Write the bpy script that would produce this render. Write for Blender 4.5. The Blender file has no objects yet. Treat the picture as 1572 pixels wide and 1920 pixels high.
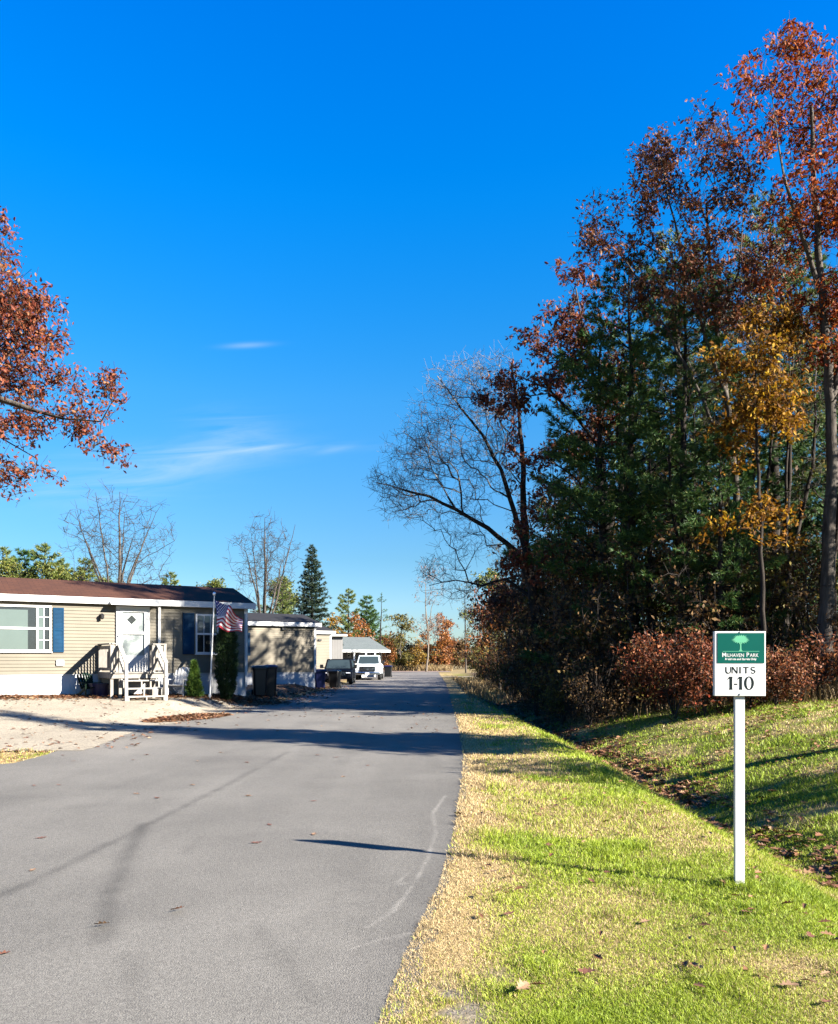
import bpy, math, random
import numpy as np
from mathutils import Vector, Matrix

# ------------------------------------------------------------------ basics
S = bpy.context.scene
COL = S.collection
F, CX, HY, CH = 1574.0, 786.0, 1236.0, 1.6        # focal length, centre column, horizon row (photo pixels), eye height (m)
SUN_AZ, SUN_EL = math.radians(115.4), math.radians(27.0)
random.seed(3)


def P(px, py, D):
    return np.array([(px - CX) / F * D, D, CH + (HY - py) / F * D])


def tag(o, label=None, cat=None, group=None, kind=None):
    if label: o['label'] = label
    if cat: o['category'] = cat
    if group: o['group'] = group
    if kind: o['kind'] = kind
    return o


def empty(name, loc=(0, 0, 0), rz=0.0, **k):
    o = bpy.data.objects.new(name, None)
    o.empty_display_size = 0.3
    o.location = loc
    o.rotation_euler = (0, 0, rz)
    COL.objects.link(o)
    return tag(o, **k)


def link(name, me, parent=None, **k):
    o = bpy.data.objects.new(name, me)
    COL.objects.link(o)
    if parent is not None:
        o.parent = parent
    return tag(o, **k)


def copy_tree(src, loc, rz=0.0, sc=1.0, label=None, group=None):
    r = src.copy(); COL.objects.link(r)
    r.location = loc; r.rotation_euler = (0, 0, rz)
    r.scale = (sc, sc, sc) if not hasattr(sc, '__len__') else sc
    for ch in src.children:
        c = ch.copy(); COL.objects.link(c); c.parent = r
        for g in ch.children:
            d = g.copy(); COL.objects.link(d); d.parent = c
    if label: r['label'] = label
    if group: r['group'] = group
    return r


# ------------------------------------------------------------------ noise (intrinsic ground colours and bumps)
_perm = np.random.default_rng(11).random((256, 256))


def vnoise(x, y, f=1.0, ox=0.0):
    x = np.asarray(x, float) * f + ox; y = np.asarray(y, float) * f + ox * 1.7
    xi = np.floor(x).astype(int); yi = np.floor(y).astype(int)
    u = x - xi; v = y - yi
    u = u * u * (3 - 2 * u); v = v * v * (3 - 2 * v)
    a = _perm[xi % 256, yi % 256]; b = _perm[(xi + 1) % 256, yi % 256]
    c = _perm[xi % 256, (yi + 1) % 256]; d = _perm[(xi + 1) % 256, (yi + 1) % 256]
    return (a * (1 - u) + b * u) * (1 - v) + (c * (1 - u) + d * u) * v


def fbm(x, y, f=1.0, ox=0.0, n=3):
    r = 0; a = 0.5; t = 0
    for i in range(n):
        r = r + a * vnoise(x, y, f * 2 ** i, ox + 13.7 * i); t += a; a *= 0.55
    return r / t


def sm(a, b, x):
    t = np.clip((np.asarray(x, float) - a) / (b - a), 0, 1)
    return t * t * (3 - 2 * t)


# ------------------------------------------------------------------ materials
K = 0.615                       # all base colours below are scaled to the picture's exposure; whites stay as they are
WHITES = ('silver_blue_paint', 'flag_white', 'flag_red', 'flag_blue', 'white_vinyl', 'white_skirting', 'sign_white', 'white_plastic', 'lamp_lens', 'chrome', 'galvanised_metal')


def kc(c, k=None): return tuple(q * (K if k is None else k) for q in c)


def mat(name):
    m = bpy.data.materials.new(name); m.use_nodes = True
    nt = m.node_tree
    b = nt.nodes['Principled BSDF']
    return m, nt.nodes, nt.links, b


def ramp(n, stops):
    r = n.new('ShaderNodeValToRGB'); e = r.color_ramp.elements
    while len(e) < len(stops): e.new(0.5)
    for i, (p, c) in enumerate(stops):
        e[i].position = p; e[i].color = (*c, 1)
    return r


def simple(name, col, rough=0.6, var=0.12, scale=8.0, spec=0.4, metal=0.0, bump=0.0, bscale=60.0, grime=None):
    """plain surface with soft procedural unevenness of tone and roughness"""
    if name not in WHITES:
        col = kc(col); grime = kc(grime) if grime else None
    m, n, l, b = mat(name)
    tc = n.new('ShaderNodeTexCoord')
    ns = n.new('ShaderNodeTexNoise'); ns.inputs['Scale'].default_value = scale; ns.inputs['Detail'].default_value = 5
    l.new(tc.outputs['Object'], ns.inputs['Vector'])
    lo = tuple(c * (1 - var) for c in col); hi = tuple(min(1, c * (1 + var)) for c in col)
    r = ramp(n, [(0.3, lo if grime is None else grime), (0.55, col), (0.75, hi)])
    l.new(ns.outputs['Fac'], r.inputs['Fac']); l.new(r.outputs['Color'], b.inputs['Base Color'])
    b.inputs['Roughness'].default_value = rough; b.inputs['Metallic'].default_value = metal
    b.inputs['Specular IOR Level'].default_value = spec
    if bump:
        n2 = n.new('ShaderNodeTexNoise'); n2.inputs['Scale'].default_value = bscale; n2.inputs['Detail'].default_value = 4
        l.new(tc.outputs['Object'], n2.inputs['Vector'])
        bp = n.new('ShaderNodeBump'); bp.inputs['Strength'].default_value = bump; bp.inputs['Distance'].default_value = 0.02
        l.new(n2.outputs['Fac'], bp.inputs['Height']); l.new(bp.outputs['Normal'], b.inputs['Normal'])
    return m


def leafmat(name, stops, rough=0.5, trans=0.25, spec=0.35):
    m, n, l, b = mat(name)
    g = n.new('ShaderNodeNewGeometry')
    r = ramp(n, [(p_, kc(c_, 0.70)) for p_, c_ in stops])
    l.new(g.outputs['Random Per Island'], r.inputs['Fac'])
    l.new(r.outputs['Color'], b.inputs['Base Color'])
    b.inputs['Roughness'].default_value = rough; b.inputs['Specular IOR Level'].default_value = spec
    t = n.new('ShaderNodeBsdfTranslucent'); l.new(r.outputs['Color'], t.inputs['Color'])
    mx = n.new('ShaderNodeMixShader'); mx.inputs[0].default_value = trans
    l.new(b.outputs[0], mx.inputs[1]); l.new(t.outputs[0], mx.inputs[2])
    l.new(mx.outputs[0], n['Material Output'].inputs['Surface'])
    return m


def attrmat(name, attr='Col', rough=0.9, nscale=30.0, namp=0.35, bump=0.5, bscale=80.0, spec=0.2, speck=None):
    m, n, l, b = mat(name)
    a = n.new('ShaderNodeAttribute'); a.attribute_name = attr
    tc = n.new('ShaderNodeTexCoord')
    ns = n.new('ShaderNodeTexNoise'); ns.inputs['Scale'].default_value = nscale; ns.inputs['Detail'].default_value = 6
    ns.inputs['Roughness'].default_value = 0.7
    l.new(tc.outputs['Object'], ns.inputs['Vector'])
    mr = n.new('ShaderNodeMapRange'); mr.inputs[1].default_value = 0.3; mr.inputs[2].default_value = 0.7
    mr.inputs[3].default_value = K * (1 - namp); mr.inputs[4].default_value = K * (1 + namp)
    l.new(ns.outputs['Fac'], mr.inputs[0])
    mul = n.new('ShaderNodeMix'); mul.data_type = 'RGBA'; mul.blend_type = 'MULTIPLY'; mul.inputs[0].default_value = 1
    l.new(a.outputs['Color'], mul.inputs[6]); l.new(mr.outputs[0], mul.inputs[7])
    out = mul.outputs[2]
    if speck:
        vs, dark, light, amt = speck
        v = n.new('ShaderNodeTexVoronoi'); v.inputs['Scale'].default_value = vs
        l.new(tc.outputs['Object'], v.inputs['Vector'])
        rr = ramp(n, [(0.0, (dark,) * 3), (0.5, (1, 1, 1)), (1.0, (light,) * 3)])
        sp = n.new('ShaderNodeSeparateColor'); l.new(v.outputs['Color'], sp.inputs[0])
        l.new(sp.outputs[0], rr.inputs['Fac'])
        m2 = n.new('ShaderNodeMix'); m2.data_type = 'RGBA'; m2.blend_type = 'MULTIPLY'; m2.inputs[0].default_value = amt
        l.new(out, m2.inputs[6]); l.new(rr.outputs['Color'], m2.inputs[7]); out = m2.outputs[2]
    l.new(out, b.inputs['Base Color'])
    b.inputs['Roughness'].default_value = rough; b.inputs['Specular IOR Level'].default_value = spec
    if bump:
        n2 = n.new('ShaderNodeTexNoise'); n2.inputs['Scale'].default_value = bscale; n2.inputs['Detail'].default_value = 5
        l.new(tc.outputs['Object'], n2.inputs['Vector'])
        bp = n.new('ShaderNodeBump'); bp.inputs['Strength'].default_value = bump; bp.inputs['Distance'].default_value = 0.012
        l.new(n2.outputs['Fac'], bp.inputs['Height']); l.new(bp.outputs['Normal'], b.inputs['Normal'])
    return m


def glassmat(name, tint=(0.9, 0.95, 0.95), body=(0.02, 0.03, 0.035), clear=0.0):
    """window glass: reflective sheet; clear > 0 lets one see what hangs behind it"""
    m, n, l, b = mat(name)
    b.inputs['Base Color'].default_value = (*body, 1); b.inputs['Roughness'].default_value = 0.04
    b.inputs['Specular IOR Level'].default_value = 0.6 if clear else 0.15
    if clear:
        t = n.new('ShaderNodeBsdfTransparent'); t.inputs[0].default_value = (*tint, 1)
        g = n.new('ShaderNodeBsdfGlossy'); g.inputs['Roughness'].default_value = 0.02
        fr = n.new('ShaderNodeFresnel'); fr.inputs[0].default_value = 1.5
        mx = n.new('ShaderNodeMixShader'); l.new(fr.outputs[0], mx.inputs[0])
        l.new(t.outputs[0], mx.inputs[1]); l.new(g.outputs[0], mx.inputs[2])
        l.new(mx.outputs[0], n['Material Output'].inputs['Surface'])
    return m


M = {}
M['siding'] = simple('cream_siding', (0.172, 0.151, 0.112), 0.6, 0.10, 1.2, spec=0.2, grime=(0.145, 0.128, 0.096))
M['siding_b'] = simple('tan_siding', (0.178, 0.154, 0.112), 0.6, 0.10, 1.0, spec=0.2, grime=(0.148, 0.128, 0.092))
M['siding_w'] = simple('pale_siding', (0.26, 0.255, 0.25), 0.55, 0.06, 1.0)
M['white'] = simple('white_vinyl', (0.42, 0.42, 0.41), 0.45, 0.04, 2.0)
M['skirt'] = simple('white_skirting', (0.34, 0.345, 0.35), 0.5, 0.05, 1.5, grime=(0.28, 0.285, 0.29))
M['shutter'] = simple('blue_shutter', (0.001, 0.034, 0.085), 0.55, 0.25, 2.0, spec=0.08)
M['curtain'] = simple('pale_curtain', (0.17, 0.205, 0.195), 0.8, 0.06, 1.5)
M['room_shade'] = simple('painted_room_shade', (0.012, 0.016, 0.022), 0.7, 0.2)
M['blind'] = simple('grey_blind', (0.30, 0.34, 0.38), 0.6, 0.1)
M['pane'] = glassmat('clear_pane', clear=1.0)
M['wood_grey'] = simple('weathered_wood', (0.25, 0.228, 0.20), 0.75, 0.22, 6.0, bump=0.25, bscale=40)
M['wood_white'] = simple('worn_white_paint', (0.36, 0.345, 0.315), 0.6, 0.16, 5.0, grime=(0.26, 0.245, 0.22))
M['black'] = simple('black_paint', (0.01, 0.01, 0.012), 0.4, 0.2)
M['metal'] = simple('galvanised_metal', (0.65, 0.66, 0.68), 0.3, 0.08, 6, metal=0.8)
M['greenplastic'] = simple('dark_green_plastic', (0.002, 0.018, 0.009), 0.6, 0.2, spec=0.08)
M['whiteplastic'] = simple('white_plastic', (0.38, 0.38, 0.37), 0.4, 0.06)
M['binblack'] = simple('black_bin_plastic', (0.005, 0.0055, 0.007), 0.42, 0.25, 4)
M['binblue'] = simple('blue_bin_plastic', (0.004, 0.008, 0.06), 0.4, 0.2, 4)
M['rubber'] = simple('tyre_rubber', (0.015, 0.015, 0.016), 0.8, 0.2)
M['silver'] = simple('silver_blue_paint', (0.50, 0.55, 0.58), 0.3, 0.04, spec=0.5)
M['navy'] = simple('dark_navy_paint', (0.003, 0.004, 0.008), 0.65, 0.1, spec=0.05)
M['carglass'] = glassmat('dark_car_glass')
M['chrome'] = simple('chrome', (0.7, 0.72, 0.75), 0.15, 0.05, metal=1.0)
M['lens'] = simple('lamp_lens', (0.75, 0.77, 0.8), 0.1, 0.05)
M['sign_white'] = simple('sign_white', (0.40, 0.40, 0.395), 0.4, 0.03, 6, grime=(0.33, 0.33, 0.315))
M['sign_green'] = simple('sign_green', (0.0, 0.085, 0.066), 0.5, 0.06, 10, spec=0.08)
M['mint'] = simple('mint_paint', (0.12, 0.42, 0.25), 0.5, 0.06, 20, spec=0.1)
M['ink'] = simple('dark_grey_ink', (0.012, 0.020, 0.021), 0.6, 0.15, 20, spec=0.05)
M['flag_red'] = simple('flag_red', (0.24, 0.012, 0.024), 0.8, 0.1)
M['flag_white'] = simple('flag_white', (0.46, 0.44, 0.44), 0.8, 0.06)
M['flag_blue'] = simple('flag_blue', (0.010, 0.016, 0.11), 0.8, 0.1)


def roofmat(name, col, col2):
    m, n, l, b = mat(name)
    tc = n.new('ShaderNodeTexCoord')
    br = n.new('ShaderNodeTexBrick'); br.inputs['Scale'].default_value = 1.0
    br.inputs['Brick Width'].default_value = 0.32; br.inputs['Row Height'].default_value = 0.14
    br.inputs['Mortar Size'].default_value = 0.008
    br.inputs['Color1'].default_value = (*col, 1); br.inputs['Color2'].default_value = (*col2, 1)
    br.inputs['Mortar'].default_value = (*(c * 0.35 for c in col), 1)
    l.new(tc.outputs['Object'], br.inputs['Vector'])
    ns = n.new('ShaderNodeTexNoise'); ns.inputs['Scale'].default_value = 40; l.new(tc.outputs['Object'], ns.inputs['Vector'])
    mr = n.new('ShaderNodeMapRange'); mr.inputs[3].default_value = 0.65 * K; mr.inputs[4].default_value = 1.35 * K
    l.new(ns.outputs['Fac'], mr.inputs[0])
    mx = n.new('ShaderNodeMix'); mx.data_type = 'RGBA'; mx.blend_type = 'MULTIPLY'; mx.inputs[0].default_value = 1
    l.new(br.outputs['Color'], mx.inputs[6]); l.new(mr.outputs[0], mx.inputs[7])
    l.new(mx.outputs[2], b.inputs['Base Color']); b.inputs['Roughness'].default_value = 0.9
    b.inputs['Specular IOR Level'].default_value = 0.2
    return m


M['roof_brown'] = roofmat('brown_shingle', (0.085, 0.034, 0.019), (0.062, 0.025, 0.015))
M['roof_dark'] = roofmat('charcoal_shingle', (0.022, 0.022, 0.025), (0.015, 0.015, 0.018))
M['roof_grey'] = roofmat('grey_shingle', (0.13, 0.15, 0.15), (0.11, 0.13, 0.13))


def barkmat(name, a, b2, sc=9.0):
    m, n, l, b = mat(name)
    tc = n.new('ShaderNodeTexCoord'); mp = n.new('ShaderNodeMapping'); mp.inputs['Scale'].default_value = (1, 1, 0.16)
    ns = n.new('ShaderNodeTexNoise'); ns.inputs['Scale'].default_value = sc; ns.inputs['Detail'].default_value = 8
    ns.inputs['Roughness'].default_value = 0.75
    l.new(tc.outputs['Object'], mp.inputs[0]); l.new(mp.outputs[0], ns.inputs['Vector'])
    r = ramp(n, [(0.35, kc(a)), (0.65, kc(b2))]); l.new(ns.outputs['Fac'], r.inputs['Fac'])
    l.new(r.outputs['Color'], b.inputs['Base Color']); b.inputs['Roughness'].default_value = 0.9
    b.inputs['Specular IOR Level'].default_value = 0.15
    bp = n.new('ShaderNodeBump'); bp.inputs['Strength'].default_value = 0.8; bp.inputs['Distance'].default_value = 0.04
    l.new(ns.outputs['Fac'], bp.inputs['Height']); l.new(bp.outputs['Normal'], b.inputs['Normal'])
    return m


M['bark'] = barkmat('grey_bark', (0.035, 0.029, 0.024), (0.13, 0.112, 0.096))
M['bark_dark'] = barkmat('dark_bark', (0.012, 0.010, 0.0085), (0.05, 0.04, 0.033))
M['bark_pale'] = barkmat('pale_bark', (0.10, 0.08, 0.06), (0.26, 0.22, 0.18))
M['twig'] = barkmat('twig_bark', (0.028, 0.023, 0.02), (0.085, 0.07, 0.06), 4)
M['twig_pale'] = barkmat('pale_twig', (0.12, 0.108, 0.10), (0.27, 0.25, 0.23), 4)

M['l_red'] = leafmat('red_oak_leaf', [(0, (0.11, 0.015, 0.005)), (0.35, (0.21, 0.032, 0.007)), (0.65, (0.28, 0.060, 0.010)), (0.88, (0.40, 0.115, 0.014)), (1, (0.28, 0.13, 0.05))], 0.62, 0.34, 0.15)
M['l_rust'] = leafmat('rust_oak_leaf', [(0, (0.085, 0.024, 0.011)), (0.4, (0.17, 0.048, 0.019)), (0.7, (0.235, 0.082, 0.029)), (0.9, (0.28, 0.13, 0.05)), (1, (0.30, 0.18, 0.09))], 0.6, 0.3, 0.2)
M['l_maroon'] = leafmat('dull_red_leaf', [(0, (0.075, 0.014, 0.008)), (0.5, (0.16, 0.036, 0.016)), (0.85, (0.22, 0.07, 0.026)), (1, (0.26, 0.13, 0.05))], 0.6, 0.30, 0.2)
M['l_brown'] = leafmat('brown_leaf', [(0, (0.045, 0.022, 0.010)), (0.5, (0.115, 0.060, 0.024)), (0.85, (0.19, 0.11, 0.04)), (1, (0.24, 0.17, 0.06))], 0.65, 0.28, 0.15)
M['l_yellow'] = leafmat('golden_leaf', [(0, (0.128, 0.06, 0.0064)), (0.5, (0.24, 0.128, 0.0096)), (1, (0.336, 0.216, 0.016))], 0.5, 0.3)
M['l_gold'] = leafmat('gold_brown_leaf', [(0, (0.10, 0.038, 0.005)), (0.5, (0.22, 0.095, 0.008)), (0.85, (0.32, 0.165, 0.012)), (1, (0.46, 0.29, 0.02))], 0.65, 0.35, 0.12)
M['l_wine'] = leafmat('wine_red_leaf', [(0, (0.075, 0.018, 0.008)), (0.4, (0.14, 0.036, 0.014)), (0.7, (0.20, 0.066, 0.024)), (0.88, (0.27, 0.13, 0.055)), (1, (0.30, 0.035, 0.012))], 0.6, 0.25, 0.15)
M['l_redbrown'] = leafmat('red_brown_leaf', [(0, (0.085, 0.018, 0.011)), (0.4, (0.165, 0.036, 0.018)), (0.7, (0.22, 0.060, 0.024)), (0.9, (0.26, 0.095, 0.036)), (1, (0.26, 0.13, 0.065))], 0.6, 0.30, 0.18)
M['l_cone'] = leafmat('bright_cedar', [(0, (0.03, 0.07, 0.01)), (0.6, (0.07, 0.14, 0.02)), (1, (0.14, 0.20, 0.03))], 0.6, 0.2, 0.2)
M['l_orange'] = leafmat('orange_leaf', [(0, (0.176, 0.048, 0.0096)), (0.5, (0.272, 0.088, 0.0144)), (1, (0.336, 0.152, 0.024))], 0.5, 0.3)
M['l_olive'] = leafmat('olive_leaf', [(0, (0.045, 0.045, 0.010)), (0.5, (0.12, 0.105, 0.020)), (1, (0.22, 0.17, 0.03))], 0.6, 0.3, 0.2)
M['l_green'] = leafmat('yellow_green_leaf', [(0, (0.0595, 0.0935, 0.0153)), (0.6, (0.1275, 0.153, 0.0213)), (1, (0.204, 0.187, 0.034))], 0.55, 0.28)
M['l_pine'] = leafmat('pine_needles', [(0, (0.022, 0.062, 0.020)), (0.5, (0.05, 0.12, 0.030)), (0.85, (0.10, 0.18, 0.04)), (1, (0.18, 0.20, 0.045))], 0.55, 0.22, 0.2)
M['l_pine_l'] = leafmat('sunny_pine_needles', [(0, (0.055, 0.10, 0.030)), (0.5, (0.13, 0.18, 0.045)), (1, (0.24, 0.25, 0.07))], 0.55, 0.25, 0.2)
M['l_spruce'] = leafmat('spruce_needles', [(0, (0.0104, 0.0292, 0.0195)), (0.6, (0.0195, 0.0455, 0.0228)), (1, (0.0455, 0.0618, 0.0195))], 0.55, 0.1)
M['l_cedar'] = leafmat('cedar_sprays', [(0, (0.0078, 0.0228, 0.0065)), (0.6, (0.0195, 0.0488, 0.0097)), (1, (0.0455, 0.0845, 0.013))], 0.6, 0.15)
M['l_litter'] = leafmat('dry_litter_leaf', [(0, (0.08, 0.0304, 0.0144)), (0.4, (0.16, 0.068, 0.032)), (0.75, (0.24, 0.12, 0.06)), (1, (0.336, 0.216, 0.12))], 0.6, 0.1, 0.3)
M['l_straw'] = leafmat('dry_weed_stem', [(0, (0.144, 0.088, 0.036)), (0.5, (0.24, 0.16, 0.068)), (1, (0.336, 0.248, 0.12))], 0.7, 0.2)


def fallenmat(name, a, b2):
    m, n, l, b = mat(name)
    tc = n.new('ShaderNodeTexCoord'); ns = n.new('ShaderNodeTexNoise'); ns.inputs['Scale'].default_value = 30
    l.new(tc.outputs['Object'], ns.inputs['Vector']); r = ramp(n, [(0.3, kc(a)), (0.7, kc(b2))])
    l.new(ns.outputs['Fac'], r.inputs['Fac']); l.new(r.outputs['Color'], b.inputs['Base Color'])
    b.inputs['Roughness'].default_value = 0.6
    return m


M['fallen_brown'] = fallenmat('fallen_brown', (0.11, 0.036, 0.018), (0.20, 0.085, 0.045))
M['fallen_tan'] = fallenmat('fallen_tan', (0.18, 0.095, 0.045), (0.27, 0.165, 0.09))


# ------------------------------------------------------------------ mesh helpers
def mesh_np(name, V, polys, mats, midx=None, col=None, smooth=False):
    """polys: list of int arrays (m,k), each a batch of k-gons"""
    me = bpy.data.meshes.new(name)
    V = np.ascontiguousarray(V, dtype=np.float32)
    polys = [np.asarray(p, dtype=np.int32) for p in polys if len(p)]
    flat = np.concatenate([p.ravel() for p in polys]); cnt = np.concatenate([np.full(len(p), p.shape[1], np.int32) for p in polys])
    st = np.concatenate([[0], np.cumsum(cnt)[:-1]]).astype(np.int32)
    me.vertices.add(len(V)); me.vertices.foreach_set('co', V.ravel())
    me.loops.add(len(flat)); me.loops.foreach_set('vertex_index', flat)
    me.polygons.add(len(cnt)); me.polygons.foreach_set('loop_start', st); me.polygons.foreach_set('loop_total', cnt)
    for m in (mats if isinstance(mats, (list, tuple)) else [mats]): me.materials.append(m)
    if midx is not None: me.polygons.foreach_set('material_index', np.asarray(midx, np.int32))
    if smooth: me.polygons.foreach_set('use_smooth', np.ones(len(cnt), bool))
    if col is not None:
        a = me.color_attributes.new('Col', 'FLOAT_COLOR', 'POINT')
        c = np.ones((len(V), 4), np.float32); c[:, :3] = col
        a.data.foreach_set('color', c.ravel())
    me.update(calc_edges=True); me.validate()
    return me


class MB:
    """collects boxes, bars, prisms and lathes for ONE mesh"""
    def __init__(s): s.v = []; s.f = []; s.m = []
    def add(s, vs, fs, mi=0):
        o = len(s.v); s.v += [tuple(v) for v in vs]
        for f in fs: s.f.append([i + o for i in f]); s.m.append(mi)
    def box(s, x0, x1, y0, y1, z0, z1, mi=0):
        v = [(x0, y0, z0), (x1, y0, z0), (x1, y1, z0), (x0, y1, z0), (x0, y0, z1), (x1, y0, z1), (x1, y1, z1), (x0, y1, z1)]
        s.add(v, [(0, 3, 2, 1), (4, 5, 6, 7), (0, 1, 5, 4), (1, 2, 6, 5), (2, 3, 7, 6), (3, 0, 4, 7)], mi)
    def bar(s, a, b, w, h=None, mi=0):
        a = Vector(a); b = Vector(b); d = (b - a).normalized(); h = h or w
        up = Vector((0, 0, 1)) if abs(d.z) < 0.95 else Vector((0, 1, 0))
        x = d.cross(up).normalized(); y = x.cross(d).normalized(); vs = []
        for p in (a, b):
            for sx, sy in ((-1, -1), (1, -1), (1, 1), (-1, 1)): vs.append(p + x * sx * w / 2 + y * sy * h / 2)
        s.add(vs, [(3, 2, 1, 0), (4, 5, 6, 7), (0, 1, 5, 4), (1, 2, 6, 5), (2, 3, 7, 6), (3, 0, 4, 7)], mi)
    def prism(s, pts, ext, mi=0):
        n = len(pts); e = Vector(ext); vs = [Vector(p) for p in pts]; vs += [p + e for p in vs]
        s.add(vs, [list(range(n))[::-1], list(range(n, 2 * n))] + [(i, (i + 1) % n, n + (i + 1) % n, n + i) for i in range(n)], mi)
    def lathe(s, prof, c=(0, 0, 0), k=16, axis='z', mi=0):
        vs = []; n = len(prof)
        for r, h in prof:
            for i in range(k):
                t = 2 * math.pi * i / k; a, b = r * math.cos(t), r * math.sin(t)
                q = (a, b, h) if axis == 'z' else ((h, a, b) if axis == 'x' else (a, h, b))
                vs.append((c[0] + q[0], c[1] + q[1], c[2] + q[2]))
        fs = [(j * k + i, j * k + (i + 1) % k, (j + 1) * k + (i + 1) % k, (j + 1) * k + i) for j in range(n - 1) for i in range(k)]
        fs += [list(range(k))[::-1], list(range((n - 1) * k, n * k))]
        s.add(vs, fs, mi)
    def build(s, name, m, parent=None, bevel=0.0, smooth=False, **k):
        me = bpy.data.meshes.new(name); me.from_pydata(s.v, [], s.f)
        for q in (m if isinstance(m, (list, tuple)) else [m]): me.materials.append(q)
        me.polygons.foreach_set('material_index', s.m)
        if smooth: me.polygons.foreach_set('use_smooth', [True] * len(s.f))
        me.update()
        o = link(name, me, parent, **k)
        if bevel:
            bv = o.modifiers.new('bevel', 'BEVEL'); bv.width = bevel; bv.segments = 2; bv.limit_method = 'ANGLE'
        return o


# ------------------------------------------------------------------ terrain
_XRD = [0, 3.0, 3.68, 4.46, 5.94, 7.77, 10.76, 13.7, 18.8, 30, 57, 87, 140]
_XRX = [-1.6, -0.45, -0.12, -0.03, 0.2, 0.38, 0.6, 0.78, 0.95, 1.22, 1.8, 2.15, 3.0]


def xr(D): return np.interp(D, _XRD, _XRX)


def xl(D):
    D = np.asarray(D, float)
    b = np.interp(D, [0, 14, 18, 24, 28, 31, 60, 75, 140], [-6.2, -6.25, -6.7, -6.6, -6.0, -5.1, -5.0, -5.2, -3.6])
    return np.clip(b - 7.0 * np.clip(12.9 - D, 0, None) ** 1.6, -45, 0)


H1_D = 30.4
H1_P = np.array([(463 - CX) / F * H1_D, H1_D]); H1_ANG = math.radians(32.9)
HU = np.array([math.cos(H1_ANG), math.sin(H1_ANG)]); HN = np.array([-HU[1], HU[0]])


def T(x, y):
    x = np.asarray(x, float); y = np.asarray(y, float)
    r = xr(y); l = xl(y)
    # left: ground climbs gently from the road to the house pads
    s = (x - H1_P[0]) * HU[0] + (y - H1_P[1]) * HU[1]; w = -((x - H1_P[0]) * HN[0] + (y - H1_P[1]) * HN[1])
    zb = 0.306 + 0.139 * np.clip(-s / 8.17, 0, 2)
    rise = zb * (1 - sm(0.3, 9.5, w)) * sm(0.0, 1.5, l - x) * sm(12, 17, y)
    # right: shoulder, ditch, bank
    crest = r + np.interp(y, [0, 6, 12, 20, 30, 60], [2.3, 2.2, 1.85, 1.45, 0.9, 0.9])
    ax = crest + np.interp(y, [0, 10, 20, 35], [1.45, 1.5, 1.5, 1.3])
    dep = np.interp(y, [0, 8, 12, 20, 30, 45, 65, 72], [0.52, 0.55, 0.62, 0.55, 0.4, 0.3, 0.2, 0.0])
    bank = np.interp(y, [0, 30, 60, 100], [0.62, 0.6, 0.25, 0.1])
    z1 = -dep * sm(0, 1, (x - crest) / (ax - crest))
    t = np.clip((x - ax) / 6.2, 0, 1)
    z2 = (bank + dep) * (1 - (1 - t) ** 1.9)
    bump = 0.03 * (fbm(x, y, 1.3, 5) - 0.5) * sm(0.0, 0.5, x - r) + 0.22 * (fbm(x, y, 0.35, 9) - 0.5) * sm(2.0, 5.0, x - ax)
    return rise + np.where(x > crest, z1, 0) + z2 + bump


def inroad(x, y):
    return (x < xr(y)) & (x > xl(y)) & (y < 104)


def ingravel(x, y):
    w = -((x - H1_P[0]) * HN[0] + (y - H1_P[1]) * HN[1])
    return (x < xl(y)) & (y > 14.5 + 0.35 * (vnoise(x, y, 1.3) - .5)) & (w > 1.85) & (x > -34)


def ray_ground(px, py):
    f = lambda D: CH + (HY - py) / F * D - float(T((px - CX) / F * D, D))
    a = 2.0
    for D in np.arange(2.0, 200, 0.05):
        if f(D) < 0: a = D; break
    return np.array([(px - CX) / F * a, a, float(T((px - CX) / F * a, a))])


def straw_amount(x, y):
    """1 = dry straw grass, 0 = green"""
    d = x - xr(y)
    p = fbm(x, y, 0.9, 21, 4)
    s = 0.06 + sm(0.36, 0.66, p + 0.16 * (fbm(x, y, 4.5, 12) - .5)) * 0.62
    s = np.maximum(s, 1 - sm(0.15, 0.75, d + 0.5 * (fbm(x, y, 1.5, 4) - .5)) * (x > -3) - (x < -3) * 1.0)
    s = np.maximum(s, sm(8.5, 11, y) * (1 - sm(1.0, 1.9, d)) * 0.9 * sm(0.22, 0.45, fbm(x, y, 1.1, 44)))
    g = np.exp(-(((x - 0.85) / 0.75) ** 2 + ((y - 3.75) / 0.42) ** 2))               # bright patch nearest the camera
    g = np.maximum(g, 0.8 * np.exp(-(((x - 0.78) / 0.35) ** 2 + ((y - 7.3) / 0.45) ** 2)))
    g = np.maximum(g, 0.8 * np.exp(-(((x - 2.8) / 0.6) ** 2 + ((y - 5.6) / 0.5) ** 2)))
    s = s * (1 - g)
    b = 0.9 * np.exp(-(((x - 1.95) / 0.45) ** 2 + ((y - 4.35) / 0.32) ** 2))            # worn patch on the right
    s = np.maximum(s, b)
    bank = sm(1.2, 2.4, d - 2.0)
    s = s * (1 - bank) + bank * sm(0.5, 0.68, fbm(x, y, 1.4, 77)) * 0.7
    return np.clip(s, 0, 1)


def bare_amount(x, y):
    d = x - xr(y)
    c = np.exp(-(((d - 0.22) / 0.20) ** 2 + ((y - 3.7) / 0.45) ** 2)) * 1.3
    c = np.maximum(c, 0.6 * np.exp(-(((x - 0.42) / 0.12) ** 2 + ((y - 4.25) / 0.15) ** 2)))
    return np.clip(c * 1.2 * sm(0.3, 0.55, fbm(x, y, 5, 31)), 0, 1)


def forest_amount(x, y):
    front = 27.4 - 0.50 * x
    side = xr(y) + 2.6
    return sm(-1.2, 1.2, y - front + 2.0 * (vnoise(x, y, 0.5, 3) - .5)) * sm(-0.8, 1.2, x - side)


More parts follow.
